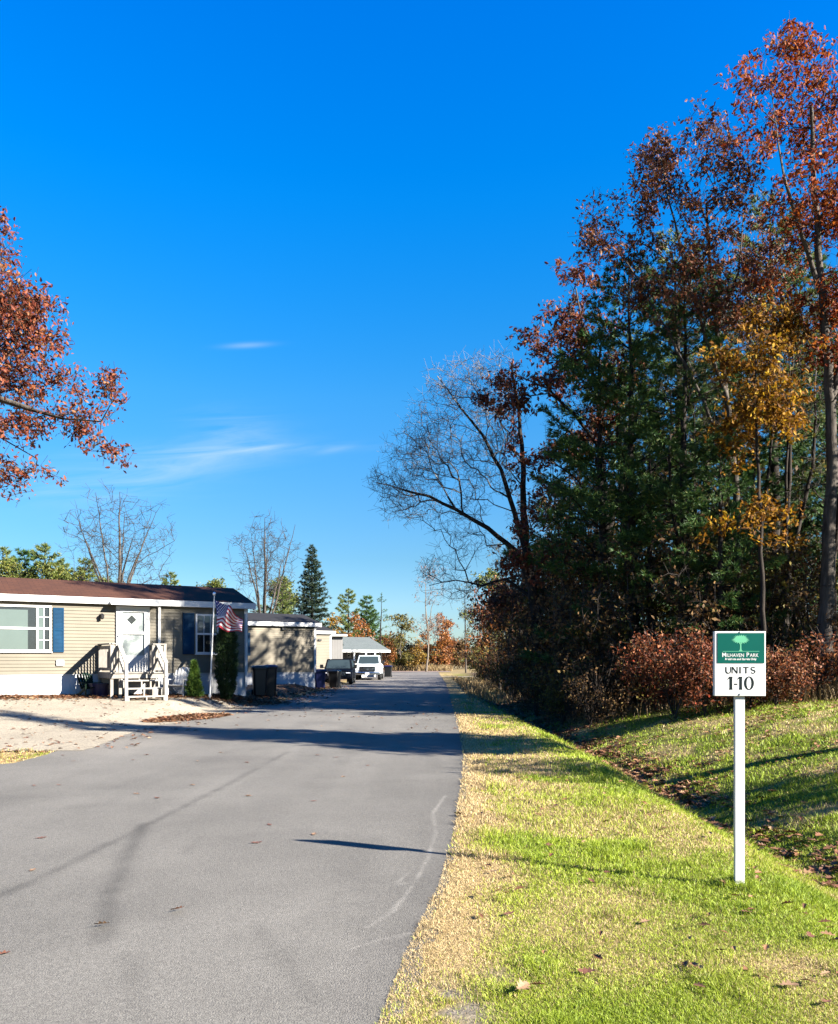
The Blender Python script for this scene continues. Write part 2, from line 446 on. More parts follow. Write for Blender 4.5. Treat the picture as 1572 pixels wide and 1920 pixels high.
def ground_colour(x, y):
    st = straw_amount(x, y)[:, None]; ba = bare_amount(x, y)[:, None]; fo = forest_amount(x, y)[:, None]
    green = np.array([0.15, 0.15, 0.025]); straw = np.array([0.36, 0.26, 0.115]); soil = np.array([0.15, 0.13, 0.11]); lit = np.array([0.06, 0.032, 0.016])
    c = green * (1 - st) + straw * st
    c = c * (1 - ba) + soil * ba
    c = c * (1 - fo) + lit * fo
    w = -((x - H1_P[0]) * HN[0] + (y - H1_P[1]) * HN[1])
    left = (sm(0, 0.6, xl(y) - x) * sm(14.3, 14.7, y))[:, None]
    yard = np.array([0.11, 0.07, 0.04])
    c = c * (1 - left) + yard * left
    far = sm(88, 100, y)[:, None]
    c = c * (1 - far) + np.array([0.24, 0.18, 0.08]) * far
    return c


def axis_steps(a, b, f):
    out = [a]
    while out[-1] < b: out.append(out[-1] + f(out[-1]))
    return np.array(out)


gx = axis_steps(-600, 600, lambda v: 0.12 if -7.5 < v < 9 else max(0.12, 0.14 * min(abs(v + 7.5), abs(v - 9)) + 0.12))
gy = axis_steps(-60, 900, lambda v: 0.10 if 3 < v < 12 else (max(0.1, (3 - v) * 0.3) if v <= 3 else 0.1 + (v - 12) * 0.03))
GX, GY = np.meshgrid(gx, gy); X = GX.ravel(); Y = GY.ravel()
Z = T(X, Y)
hid = sm(0.0, 0.22, X - xl(Y)) * sm(0.0, 0.22, xr(Y) - X) * sm(0, 0.6, 104 - Y)
Z = Z - 0.05 * hid - 0.04 * ingravel(X + 0.0, Y)
nx = len(gx); ii = np.arange(len(gx) * len(gy)).reshape(len(gy), nx)
quads = np.stack([ii[:-1, :-1].ravel(), ii[:-1, 1:].ravel(), ii[1:, 1:].ravel(), ii[1:, :-1].ravel()], 1)
M['ground'] = attrmat('ground', rough=0.95, nscale=14, namp=0.45, bump=0.9, bscale=45)
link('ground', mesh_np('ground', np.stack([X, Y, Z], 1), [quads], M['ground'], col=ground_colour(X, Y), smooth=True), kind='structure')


# ------------------------------------------------------------------ road
def strip_mesh(name, rows, ncol, left, right, m, zoff, colf, skew=None):
    L = left(rows); R = right(rows)
    t = np.linspace(0, 1, ncol)
    t = 1 - (1 - t) ** 1.5 if skew else t
    Xs = L[:, None] + (R - L)[:, None] * t[None, :]; Ys = np.repeat(rows[:, None], ncol, 1)
    x = Xs.ravel(); y = Ys.ravel(); z = T(x, y) + zoff
    q = np.arange(len(x)).reshape(len(rows), ncol)
    f = np.stack([q[:-1, :-1].ravel(), q[:-1, 1:].ravel(), q[1:, 1:].ravel(), q[1:, :-1].ravel()], 1)
    return mesh_np(name, np.stack([x, y, z], 1), [f], m, col=colf(x, y), smooth=True)


def polydist(x, y, pts):
    d = np.full(len(x), 9e9)
    for (ax, ay), (bx, by) in zip(pts[:-1], pts[1:]):
        vx, vy = bx - ax, by - ay; t = np.clip(((x - ax) * vx + (y - ay) * vy) / (vx * vx + vy * vy), 0, 1)
        d = np.minimum(d, np.hypot(x - ax - t * vx, y - ay - t * vy))
    return d


def gpix(lst): return [((px - CX) / F * (CH * F / (py - HY)), CH * F / (py - HY)) for px, py in lst]


CRACKS = [gpix([(835, 1492), (812, 1525), (818, 1560), (803, 1610), (775, 1660), (735, 1712), (690, 1738)]),
          gpix([(805, 1742), (760, 1752), (715, 1762), (660, 1778)]),
          gpix([(762, 1640), (745, 1655), (770, 1658)])]
SKIDS = [(gpix([(272, 1545), (235, 1610), (205, 1690), (192, 1760)]), 0.075, 0.68),
         (gpix([(485, 1740), (520, 1785), (560, 1840), (590, 1880)]), 0.06, 0.86),
         (gpix([(540, 1410), (410, 1480), (250, 1560), (110, 1630), (0, 1680)]), 0.05, 0.72),
         (gpix([(375, 1570), (345, 1600)]), 0.05, 0.86),
         (gpix([(240, 1790), (255, 1860), (262, 1920)]), 0.06, 0.88),
         (gpix([(0, 1497), (170, 1490), (330, 1440)]), 0.14, 0.93)]
DRIVE_EDGE = gpix([(520, 1415), (380, 1480), (200, 1545), (0, 1625)])


def road_colour(x, y):
    base = np.array([0.168, 0.158, 0.140])
    tone = 0.80 + 0.34 * fbm(x, y, 0.35, 61) + 0.16 * (fbm(x * 6, y * 0.6, 0.7, 15) - .5) + 0.20 * (fbm(x, y, 2.4, 35, 4) - .5)
    tone = tone * (1 - 0.10 * sm(0.55, 0.7, fbm(x, y, 0.8, 83)))
    for tx in (-0.75, -2.35, -3.6, -5.1):                  # worn wheel tracks along the road
        tone = tone * (1 + 0.07 * np.exp(-((x - tx - (xr(y) - 0.8)) / 0.28) ** 2) * sm(6, 11, y))
    wob = 0.03 * (vnoise(x, y, 6, 8) - .5)
    # the side road joins here in slightly older, paler asphalt
    for pts, w, k in SKIDS:
        d = polydist(x, y, pts) + wob
        tone = tone * (1 - (1 - k) * np.exp(-(d / w) ** 2) * (0.6 + 0.8 * vnoise(x, y, 7, 2)))
    edge = np.exp(-np.clip(xr(y) - x, 0, None) / 0.35); tone = tone * (1 - 0.24 * edge * sm(2, 5, y))
    pale = 0.18 * np.exp(-(((x + 0.55) / 0.22) ** 2 + ((y - 5.6) / 0.4) ** 2)) * (0.4 + 1.2 * vnoise(x, y, 9, 5))
    pale = pale + 0.10 * np.exp(-(((x + 0.2) / 0.3) ** 2 + ((y - 4.4) / 0.4) ** 2)) * (0.4 + 1.2 * vnoise(x, y, 9, 6))
    for pts in CRACKS:
        d = polydist(x, y, pts) + 0.02 * (vnoise(x, y, 12, 7) - .5)
        pale = pale + 0.60 * np.exp(-(d / 0.016) ** 2) * (0.35 + 0.9 * vnoise(x, y, 5, 17))
    dusty = sm(2.5, 0, x - xl(y)) * sm(13, 16, y) * (1 - sm(26, 30, y)) * fbm(x, y, 1.2, 19)
    c = base * (tone * (1 + pale))[:, None]
    k = (0.55 * dusty)[:, None]
    c = c * (1 - k) + np.array([0.30, 0.265, 0.215]) * k
    far = sm(40, 60, y)[:, None] * 0.25
    return c * (1 - far) + np.array([0.19, 0.16, 0.15]) * far


rows = axis_steps(0.6, 104, lambda v: max(0.02, 0.0085 * v))
M['asphalt'] = attrmat('asphalt', rough=0.82, nscale=38, namp=0.17, bump=0.7, bscale=120, spec=0.25, speck=(105, 0.55, 1.4, 0.55))


def xr_ragged(D):
    return xr(D) + 0.05 * sm(6, 4, D) + 0.09 * (vnoise(D, D * 0, 1.7, 2) - .5) + 0.07 * (vnoise(D, D * 0, 6.5, 5) - .5) + 0.035 * (vnoise(D, D * 0, 19, 9) - .5)


near = rows[rows < 15.0]; farr = rows[rows > near[-1] - 1e-6]
link('road', strip_mesh('road', rows, 330, lambda d: np.maximum(xl(d), -9.5 + 0 * d), xr_ragged, M['asphalt'], 0.0, road_colour, skew=True), kind='structure')
lrow = rows[(rows < 12.6)]
link('side_road', strip_mesh('side_road', lrow, 40, lambda d: np.full(len(d), -45.0), lambda d: np.maximum(np.full(len(d), -9.495), xl(d) * 0 - 9.495), M['asphalt'], -0.003, road_colour), kind='structure')

# gravel drive in front of the first home
def gravel_colour(x, y):
    t = 0.86 + 0.28 * fbm(x, y, 1.1, 23)
    b = sm(0.62, 0.8, fbm(x, y, 2.2, 29))[:, None] * 0.35
    return np.array([0.345, 0.302, 0.232]) * t[:, None] * (1 - b) + np.array([0.17, 0.13, 0.09]) * b


grow_rows = np.arange(14.2, 30.2, 0.09)


def grav_l(D):   # boundary towards the house, 1 m in front of its wall
    w = 1.45 + 0.7 * (vnoise(D, D * 0, 1.2, 6) - .5)
    return np.maximum(H1_P[0] + (D + w / HN[1] - H1_P[1]) * HU[0] / HU[1], -34 + 0 * D)


def grav_r(D): return np.maximum(np.where(D < 14.62, xl(D) - (14.62 - D) * 16, xl(D) + 0.5 + 0.5 * (fbm(D, D * 0, 0.9, 8) - .5)), grav_l(D) + 0.01)


M['gravel'] = attrmat('gravel_drive', rough=0.95, nscale=25, namp=0.16, bump=0.8, bscale=70, spec=0.15, speck=(45, 0.55, 1.25, 0.8))
link('driveway', strip_mesh('driveway', grow_rows, 140, grav_l, grav_r, M['gravel'], 0.006, gravel_colour), kind='structure')
# side path far up on the right, and the strip where the road ends
link('path', strip_mesh('path', np.linspace(73.4, 75.6, 6), 20, lambda d: xr(d) + 0.02, lambda d: np.full(len(d), 8.5), M['gravel'], 0.03, gravel_colour), kind='structure')
link('turnaround', strip_mesh('turnaround', np.linspace(104.0, 112, 10), 30, lambda d: np.full(len(d), -30.0), lambda d: np.full(len(d), 4.0), M['gravel'], 0.02, lambda x, y: np.tile([0.24, 0.18, 0.16], (len(x), 1))), kind='structure')


# ------------------------------------------------------------------ grass
def frames(rng, n, updir=0.0):
    d = rng.normal(size=(n, 3)); d[:, 2] += updir; d /= np.linalg.norm(d, axis=1)[:, None]
    r = rng.normal(size=(n, 3)); s = np.cross(d, r); s /= np.linalg.norm(s, axis=1)[:, None]
    return d, s, np.cross(s, d)


def grass_blades(rng, x, y, h, w, lean=0.6):
    n = len(x); z = T(x, y) - 0.004
    a = rng.uniform(0, 2 * np.pi, n); b = rng.uniform(0, 2 * np.pi, n)
    ln = h * lean * rng.uniform(0.2, 1.3, n)
    base = np.stack([x, y, z], 1); sd = np.stack([np.cos(a), np.sin(a), 0 * a], 1) * w[:, None] * 0.5
    bd = np.stack([np.cos(b), np.sin(b), 0 * b], 1)
    mid = base + bd * (ln * 0.35)[:, None]; mid[:, 2] += h * 0.6
    tip = base + bd * ln[:, None]; tip[:, 2] += h * rng.uniform(0.75, 1.0, n)
    V = np.stack([base - sd, base + sd, mid + sd * 0.75, mid - sd * 0.75, tip], 1).reshape(-1, 3)
    o = np.arange(n)[:, None] * 5
    return V, [o + np.array([[0, 1, 2, 3]]), o + np.array([[3, 2, 4]])]


def make_grass():
    rng = np.random.default_rng(5)
    N = 1500000
    # sample depth with density falling as 1/D^1.7, blades widening to match
    u = rng.random(N); D = (3.0 ** -0.75 + u * (34.0 ** -0.75 - 3.0 ** -0.75)) ** (-1 / 0.75)
    xx = rng.random(N) * 0.56 * D + xr(D) - 0.06
    keep = (xx < 0.56 * D) & (forest_amount(xx, D) < 0.5) & (rng.random(N) < 0.30)
    # island of lawn at the left
    nl = 14000
    xi = rng.uniform(-13, -6.0, nl); yi = rng.uniform(11.0, 14.7, nl)
    k2 = (xi < xl(yi) + 0.03)
    x = np.concatenate([xx[keep], xi[k2]]); y = np.concatenate([D[keep], yi[k2]])
    sx_ = (1388 - CX) / F * 5.9; aa = rng.uniform(0, 6.28, 420); rr_ = 0.03 + np.abs(rng.normal(0, 0.06, 420))
    ntuft = len(aa); x = np.concatenate([x, sx_ + rr_ * np.cos(aa)]); y = np.concatenate([y, 5.915 + rr_ * np.sin(aa)])
    st = straw_amount(x, y); ba = bare_amount(x, y)
    k = rng.random(len(x)) > ba * 0.95
    k &= ~(rng.random(len(x)) < 0.5 * sm(0.3, 0.42, fbm(x, y, 2.3, 91)) * sm(3.0, 4.5, x - xr(y)) * 0.6)
    x = x[k]; y = y[k]; st = st[k]; n = len(x)
    tuft = np.where(np.hypot(x - sx_, y - 5.915) < 0.16, 1.6, 1.0) * (0.75 + 0.9 * sm(0.5, 0.75, fbm(x, y, 3.2, 63)))
    dry = rng.random(n) < np.clip(st * 0.95 + 0.04, 0, 1)
    sc = np.clip(y / 6.0, 0.62, 4.5)
    h = tuft * rng.uniform(0.018, 0.05, n) * (1 - 0.35 * dry) * np.clip(sc, 0.8, 1.7)
    w = rng.uniform(0.0032, 0.0056, n) * sc
    V, polys = grass_blades(rng, x, y, h, w, 0.9)
    g1 = np.array([0.105, 0.17, 0.010]); g2 = np.array([0.28, 0.335, 0.024]); s1 = np.array([0.26, 0.18, 0.085]); s2 = np.array([0.48, 0.375, 0.20])
    t = np.clip(rng.random(n) * 0.6 + 0.55 * (fbm(x, y, 1.2, 51) - 0.2), 0, 1)[:, None]
    c = np.where(dry[:, None], s1 + (s2 - s1) * t, g1 + (g2 - g1) * t)
    yel = (st * 0.55)[:, None] * (~dry)[:, None]
    c = c * (1 - yel) + np.array([0.33, 0.32, 0.05]) * yel
    c = c * (rng.uniform(0.62, 1.28, n) * 0.98)[:, None]
    m, nn, l, b = mat('grass_blade')
    a = nn.new('ShaderNodeAttribute'); a.attribute_name = 'Col'
    l.new(a.outputs['Color'], b.inputs['Base Color']); b.inputs['Roughness'].default_value = 0.55; b.inputs['Specular IOR Level'].default_value = 0.25
    tr = nn.new('ShaderNodeBsdfTranslucent'); l.new(a.outputs['Color'], tr.inputs['Color'])
    mx = nn.new('ShaderNodeMixShader'); mx.inputs[0].default_value = 0.3
    l.new(b.outputs[0], mx.inputs[1]); l.new(tr.outputs[0], mx.inputs[2]); l.new(mx.outputs[0], nn['Material Output'].inputs['Surface'])
    link('grass', mesh_np('grass', V, polys, m, col=np.repeat(c, 5, 0)), kind='stuff')
    print('grass blades', n)


make_grass()

# ------------------------------------------------------------------ leaves
OAK_L = np.array([(0.0, 0.0), (0.10, 0.13), (0.22, 0.07), (0.36, 0.30), (0.46, 0.12), (0.64, 0.34), (0.72, 0.12), (0.86, 0.17), (1.0, 0.0)])


def leaves_oak(rng, C, size, updir=-0.5, fold=0.25, flat=False):
    """lobed leaves: two n-gons meeting on a folded midrib"""
    n = len(C)
    if flat:
        a = rng.uniform(0, 2 * np.pi, n); d = np.stack([np.cos(a), np.sin(a), rng.normal(0, 0.18, n)], 1); d /= np.linalg.norm(d, axis=1)[:, None]
        s = np.stack([-np.sin(a), np.cos(a), rng.normal(0, 0.22, n)], 1); s -= d * (s * d).sum(1)[:, None]; s /= np.linalg.norm(s, axis=1)[:, None]
        nn = np.cross(d, s)
    else:
        d, s, nn = frames(rng, n, updir)
    k = len(OAK_L); out = np.zeros((n, 2 * k - 2, 3))
    pr = OAK_L; half = [(t, w) for t, w in pr[1:-1]]
    pts = [(0, 0, 0)] + [(t, w, 1) for t, w in half] + [(1, 0, 0)] + [(t, -w, 1) for t, w in half[::-1]]
    for i, (t, w, e) in enumerate(pts):
        bend = 0.12 * (t - 0.5) ** 2
        out[:, i] = C + size[:, None] * (d * (t - 0.1) + s * w + nn * (abs(w) * fold - bend))
    o = np.arange(n)[:, None] * (2 * k - 2)
    A = o + np.arange(0, k)[None, :]                       # base .. tip on one side
    B = o + np.array([0] + [k - 1] + list(range(k, 2 * k - 2)))[None, :]
    return out.reshape(-1, 3), [A, B]


def leaves_small(rng, C, size, updir=-0.3, wid=0.33):
    n = len(C); d, s, nn = frames(rng, n, updir)
    out = np.stack([C - d * size[:, None] * 0.1, C + size[:, None] * (d * 0.45 + s * wid + nn * 0.1), C + size[:, None] * d, C + size[:, None] * (d * 0.5 - s * wid + nn * 0.1)], 1)
    o = np.arange(n)[:, None] * 4
    return out.reshape(-1, 3), [o + np.array([[0, 1, 2]]), o + np.array([[0, 2, 3]])]


# ------------------------------------------------------------------ tree skeletons
def tubes(A, B, ra, rb, k):
    n = len(A); d = B - A; L = np.linalg.norm(d, axis=1); L[L < 1e-6] = 1e-6; d = d / L[:, None]
    ref = np.where(np.abs(d[:, 2:3]) < 0.9, np.array([[0, 0, 1.0]]), np.array([[1.0, 0, 0]]))
    u = np.cross(d, ref); u /= np.linalg.norm(u, axis=1)[:, None]; v = np.cross(d, u)
    t = np.arange(k) * 2 * np.pi / k
    ring = u[:, None, :] * np.cos(t)[None, :, None] + v[:, None, :] * np.sin(t)[None, :, None]
    V = np.concatenate([A[:, None] + ring * ra[:, None, None], B[:, None] + ring * rb[:, None, None]], 1).reshape(-1, 3)
    o = np.arange(n)[:, None, None] * 2 * k; i = np.arange(k); j = (i + 1) % k
    f = o + np.stack([i, j, j + k, i + k], 1)[None]
    return V, f.reshape(-1, 4)


class Skel:
    def __init__(s, lines, radii, seed=0):
        """lines: polylines of 3D points, the first one the trunk; radii: (start, end) minimum radius of each"""
        s.rng = np.random.default_rng(seed)
        s.p = []; s.par = []; s.len = []; s.rmin = []
        for li, pl in enumerate(lines):
            pl = [np.asarray(q, float) for q in pl]
            if li == 0: prev = -1
            else: prev = int(np.argmin([np.linalg.norm(pl[0] - q) for q in s.p])); pl = [s.p[prev]] + pl[1:]
            tot = sum(np.linalg.norm(b - a) for a, b in zip(pl[:-1], pl[1:])) + 1e-6; acc = 0
            if li == 0: s.add(pl[0], -1, radii[0][0]); prev = 0
            for a, b in zip(pl[:-1], pl[1:]):
                L = np.linalg.norm(b - a); m = max(1, int(L / 0.45))
                for q in range(1, m + 1):
                    acc2 = acc + L * q / m
                    w = s.rng.normal(0, 0.02, 3) if q < m else 0
                    prev = s.add(a + (b - a) * q / m + w, prev, radii[li][0] + (radii[li][1] - radii[li][0]) * acc2 / tot)
                acc += L
    def add(s, p, par, rmin=0.0):
        s.p.append(np.asarray(p, float)); s.par.append(par); s.rmin.append(rmin)
        s.len.append(0 if par < 0 else s.len[par] + np.linalg.norm(s.p[-1] - s.p[par]))
        return len(s.p) - 1
    def grow(s, A, bf=0.35, seg=0.5, wob=0.06, sag=0.0, zmin=None):
        """join every attraction point to the tree at the least cost (wiring length + bf * path to the root)"""
        A = np.asarray(A, float); n = len(A); best = np.full(n, 1e9); who = np.zeros(n, int); done = np.zeros(n, bool); tips = []
        z0 = s.p[0][2]
        def offer(i):
            q = s.p[i]; d = A - q; L = np.sqrt((d * d).sum(1))
            up = np.clip(-d[:, 2], 0, None) * 0.6           # branches rise rather than dive
            c = L + up + bf * s.len[i]
            if zmin is not None and q[2] - z0 < zmin: c = c + 50
            m = (c < best) & ~done; best[m] = c[m]; who[m] = i
        for i in range(len(s.p)): offer(i)
        for _ in range(n):
            k = int(np.argmin(np.where(done, 1e18, best)))
            done[k] = True; a = s.p[who[k]]; b = A[k]; L = np.linalg.norm(b - a); m = max(1, int(L / seg)); prev = int(who[k])
            for q in range(1, m + 1):
                t = q / m; pt = a + (b - a) * t
                if q < m: pt = pt + s.rng.normal(0, wob, 3) * min(1, L)
                pt = pt + np.array([0, 0, -sag * L * t * (1 - t) * 4])
                prev = s.add(pt, prev); offer(prev)
            tips.append(prev)
        s.tips = tips
        return s
    def radii(s, tip=0.006, e=2.3, cap=None):
        n = len(s.p); par = np.array(s.par); acc = np.zeros(n); has = np.zeros(n, bool)
        r = np.zeros(n)
        for i in range(n - 1, -1, -1):
            r[i] = max(acc[i] ** (1 / e) if acc[i] > 0 else tip, s.rmin[i])
            if cap and s.rmin[i] <= 0: r[i] = min(r[i], cap)
            if par[i] >= 0: acc[par[i]] += r[i] ** e
        lim = np.array(s.rmin)
        r = np.where(lim > 0, lim, r)                         # drawn limbs keep the thickness they were given
        s.r = r; s.P = np.array(s.p); s.parr = par
        return s
    def wood(s, thick=0.03):
        idx = np.arange(1, len(s.P)); pa = s.parr[idx]
        ra = np.minimum(s.r[pa], s.r[idx] * 1.35); rb = s.r[idx]
        big = np.ones(len(s.P), bool)                       # the trunk part is one connected piece: limbs count only while all below them do
        for i in range(1, len(s.P)): big[i] = big[s.parr[i]] and s.r[i] >= thick
        rbig = big[1:]
        out = []
        for msk, k in ((rbig, 8), (~rbig, 3)):
            if msk.any(): out.append(tubes(s.P[pa[msk]], s.P[idx[msk]], ra[msk], rb[msk], k))
            else: out.append(None)
        return out


def twigs_at(rng, C, n, L, droop=0.0):
    A = np.repeat(C, n, 0); d = rng.normal(size=A.shape); d[:, 2] += 0.25 - droop
    d /= np.linalg.norm(d, axis=1)[:, None]
    return A, A + d * (L * rng.uniform(0.4, 1.0, len(A)))[:, None]


def sample_ell(rng, ells, n, clump=1.0, cs=0.35):
    """ells: list of (centre(3), radii(3), weight)"""
    full = n; n = max(1, int(n / clump)); w = np.array([e[2] for e in ells], float); w /= w.sum(); k = rng.choice(len(ells), n, p=w)
    d = rng.normal(size=(n, 3)); d /= np.linalg.norm(d, axis=1)[:, None]; d *= (rng.random(n) ** (1 / 2.4))[:, None]
    c = np.array([e[0] for e in ells]); r = np.array([e[1] for e in ells])
    A = c[k] + d * r[k]
    if clump > 1:                                          # sprays: several twig ends round each branch end
        q = rng.integers(0, n, full - n); A = np.concatenate([A, A[q] + rng.normal(0, cs, (full - n, 3)) * np.array([1, 1, .75])])
    return A


def pix_ells(lst, D, depth=1.0, jit=0.6, seed=0):
    rng = np.random.default_rng(seed); out = []
    for e in lst:
        px, py, rx, ry = e[:4]; dd = e[4] if len(e) > 4 else rng.uniform(-jit, jit) * 2
        c = P(px, py, D + dd); r = np.array([rx / F * D, depth * (rx + ry) / 2 / F * D, ry / F * D])
        out.append((c, r, (rx * ry)))
    return out


def pix_line(lst, D): return [P(q[0], q[1], D + (q[2] if len(q) > 2 else 0)) for q in lst]


def build_tree(name, sk, label, cat, leafm=None, bark='bark', twigm='twig', per_tip=10, lsize=0.13, spread=0.28, ntw=5, tw=0.42,
               tip=0.006, oak=True, seed=0, thick=0.03, group=None, leaf_frac=1.0, droop=-0.5, cap=None, leaf_mask=None, twr=0.0035):
    rng = np.random.default_rng(seed + 100)
    sk.radii(tip, cap=cap)
    base = sk.P[0].copy()
    root = empty(name, base, label=label, cat=cat, group=group)
    big, small = sk.wood(thick)
    if big: link('trunk', mesh_np('trunk', big[0] - base, [big[1]], M[bark], smooth=True), root)
    tips = sk.P[np.array(sk.tips)]
    A, B = twigs_at(rng, tips, ntw, tw)
    n = len(A)
    tv, tf = tubes(A, B, np.full(n, tip * 0.7), np.full(n, twr), 3)
    if small: V = np.concatenate([small[0], tv]); Fq = np.concatenate([small[1], tf + len(small[0])])
    else: V, Fq = tv, tf
    V = V - base
    if leafm is None:
        link('crown', mesh_np('crown', V, [Fq], M[twigm], smooth=True), root)
        return root
    ti = np.arange(len(tips))
    if leaf_mask is not None: ti = ti[leaf_mask(tips)]
    if leaf_frac < 1: ti = ti[rng.random(len(ti)) < leaf_frac]
    ti = np.repeat(ti, rng.poisson(per_tip, len(ti))); kk = ti * ntw + rng.integers(0, ntw, len(ti))
    t_ = rng.beta(1.6, 1.0, len(kk))[:, None]
    C = A[kk] + (B[kk] - A[kk]) * t_ + rng.normal(0, 0.30 * spread, (len(kk), 3))
    sz = lsize * rng.uniform(0.65, 1.25, len(C))
    LV, LP = (leaves_oak if oak else leaves_small)(rng, C - base, sz, droop)
    off = len(V)
    polys = [Fq] + [p + off for p in LP]
    nF = len(Fq); midx = np.concatenate([np.ones(nF, int)] + [np.zeros(len(p), int) for p in LP])
    link('crown', mesh_np('crown', np.concatenate([V, LV]), polys, [M[leafm], M[twigm]], midx), root)
    return root


# ------------------------------------------------------------------ conifers
def needles(rng, C, D, n, L, w):
    """n thin needle blades round each tuft centre C, leaning along D"""
    m = len(C) * n; c = np.repeat(C, n, 0); d = np.repeat(D, n, 0) * 0.9 + rng.normal(0, 0.62, (m, 3)); d[:, 2] += 0.15
    d /= np.linalg.norm(d, axis=1)[:, None]; r = rng.normal(size=(m, 3)); s = np.cross(d, r); s /= np.linalg.norm(s, axis=1)[:, None]
    ll = (L * rng.uniform(0.6, 1.15, m))[:, None]
    V = np.stack([c - s * w * 0.5, c + s * w * 0.5, c + d * ll], 1).reshape(-1, 3)
    return V, np.arange(m)[:, None] * 3 + np.array([[0, 1, 2]])


def conifer(name, h, crown0, width, label, cat, kind='pine', seed=0, needle='l_pine', bark='bark_dark', group=None, nn=16, step=0.75, lean=0.0, tuft=0.23, nw=0.026, fill=1.25):
    rng = np.random.default_rng(seed)
    root = empty(name, (0, 0, 0), label=label, cat=cat, group=group)
    A = []; B = []; RA = []; RB = []; TC = []; TD = []
    k = 14; zz = np.linspace(-0.15, h, k + 1); ox = np.cumsum(rng.normal(0, 0.035, k + 1)) + lean * (zz / h) ** 2; oy = np.cumsum(rng.normal(0, 0.035, k + 1))
    tr = np.stack([ox, oy, zz], 1); r0 = 0.014 * h + 0.02
    for i in range(k): A.append(tr[i]); B.append(tr[i + 1]); RA.append(r0 * (1 - i / k) + 0.015); RB.append(r0 * (1 - (i + 1) / k) + 0.015)
    nb0 = len(A)
    z = crown0 * h; ph = rng.uniform(0, 6)
    while z < h - 0.15:
        t = (z - crown0 * h) / (h - crown0 * h)
        if kind == 'spruce': Lw = width * (1 - t) ** 0.92 + 0.12; nb = 8; rise = -0.25 + 0.55 * t
        else: Lw = width * (min(1, 0.55 + 1.6 * t) * (1 - t) ** 0.62) + 0.25; nb = 5; rise = 0.10 + 0.6 * t
        for b in range(nb):
            if rng.random() > (0.96 if kind == 'spruce' else 0.86): continue
            ph += 2 * math.pi / nb + rng.normal(0, 0.25); L = Lw * rng.uniform(0.62, 1.12)
            c = np.array([np.interp(z, zz, ox), np.interp(z, zz, oy), z + rng.uniform(-0.12, 0.12)])
            d = np.array([math.cos(ph), math.sin(ph), 0.0]); m = max(2, int(L / 0.35)); prev = c; pts = [c]
            for q in range(1, m + 1):
                f = q / m
                pt = c + d * L * f + np.array([0, 0, rise * L * f + (0.16 * L * f * f if kind == 'spruce' else 0.10 * L * f * f)]) + rng.normal(0, 0.03, 3)
                A.append(prev); B.append(pt); RA.append(0.012 + 0.022 * (1 - f) * L / 2.5); RB.append(0.008 + 0.02 * (1 - f) * L / 2.5); prev = pt; pts.append(pt)
            pts = np.array(pts); sp = 0.12 if kind == 'spruce' else 0.17
            nt = max(3, int(L / sp * (2.3 if kind == 'spruce' else 2.6) * fill))
            f = rng.uniform(0.12 if kind == 'spruce' else 0.3, 1.0, nt); f = np.sort(f); idx = f * m; i0 = np.minimum(idx.astype(int), m - 1)
            q = pts[i0] + (pts[i0 + 1] - pts[i0]) * (idx - i0)[:, None]
            side = np.array([-d[1], d[0], 0]); off = rng.uniform(-1, 1, nt) * (0.32 * L * (1.12 - f) + 0.08)
            q = q + side * off[:, None] + rng.normal(0, 0.05, (nt, 3)) + d * (np.abs(off) * 0.35)[:, None]
            q[:, 2] += -np.abs(off) * 0.12
            TC.append(q); TD.append(np.tile(d, (nt, 1)) + side * (np.sign(off) * 0.6)[:, None] + np.array([0, 0, 0.2]))
        z += step * rng.uniform(0.75, 1.2) * (0.55 if kind == 'spruce' else 1)
    TC.append(np.tile(tr[-1], (6, 1)) + rng.normal(0, 0.06, (6, 3))); TD.append(np.tile([0, 0, 1.0], (6, 1)))
    TC = np.concatenate(TC); TD = np.concatenate(TD)
    V, f = tubes(np.array(A[:nb0]), np.array(B[:nb0]), np.array(RA[:nb0]), np.array(RB[:nb0]), 9)
    link('trunk', mesh_np('trunk', V, [f], M[bark], smooth=True), root)
    V, f = tubes(np.array(A[nb0:]), np.array(B[nb0:]), np.array(RA[nb0:]), np.array(RB[nb0:]), 4)
    NV, NF = needles(rng, TC, TD, nn, tuft, nw)
    link('crown', mesh_np('crown', np.concatenate([V, NV]), [f, NF + len(V)], [M[needle], M[bark]], np.concatenate([np.ones(len(f), int), np.zeros(len(NF), int)])), root)
    return root


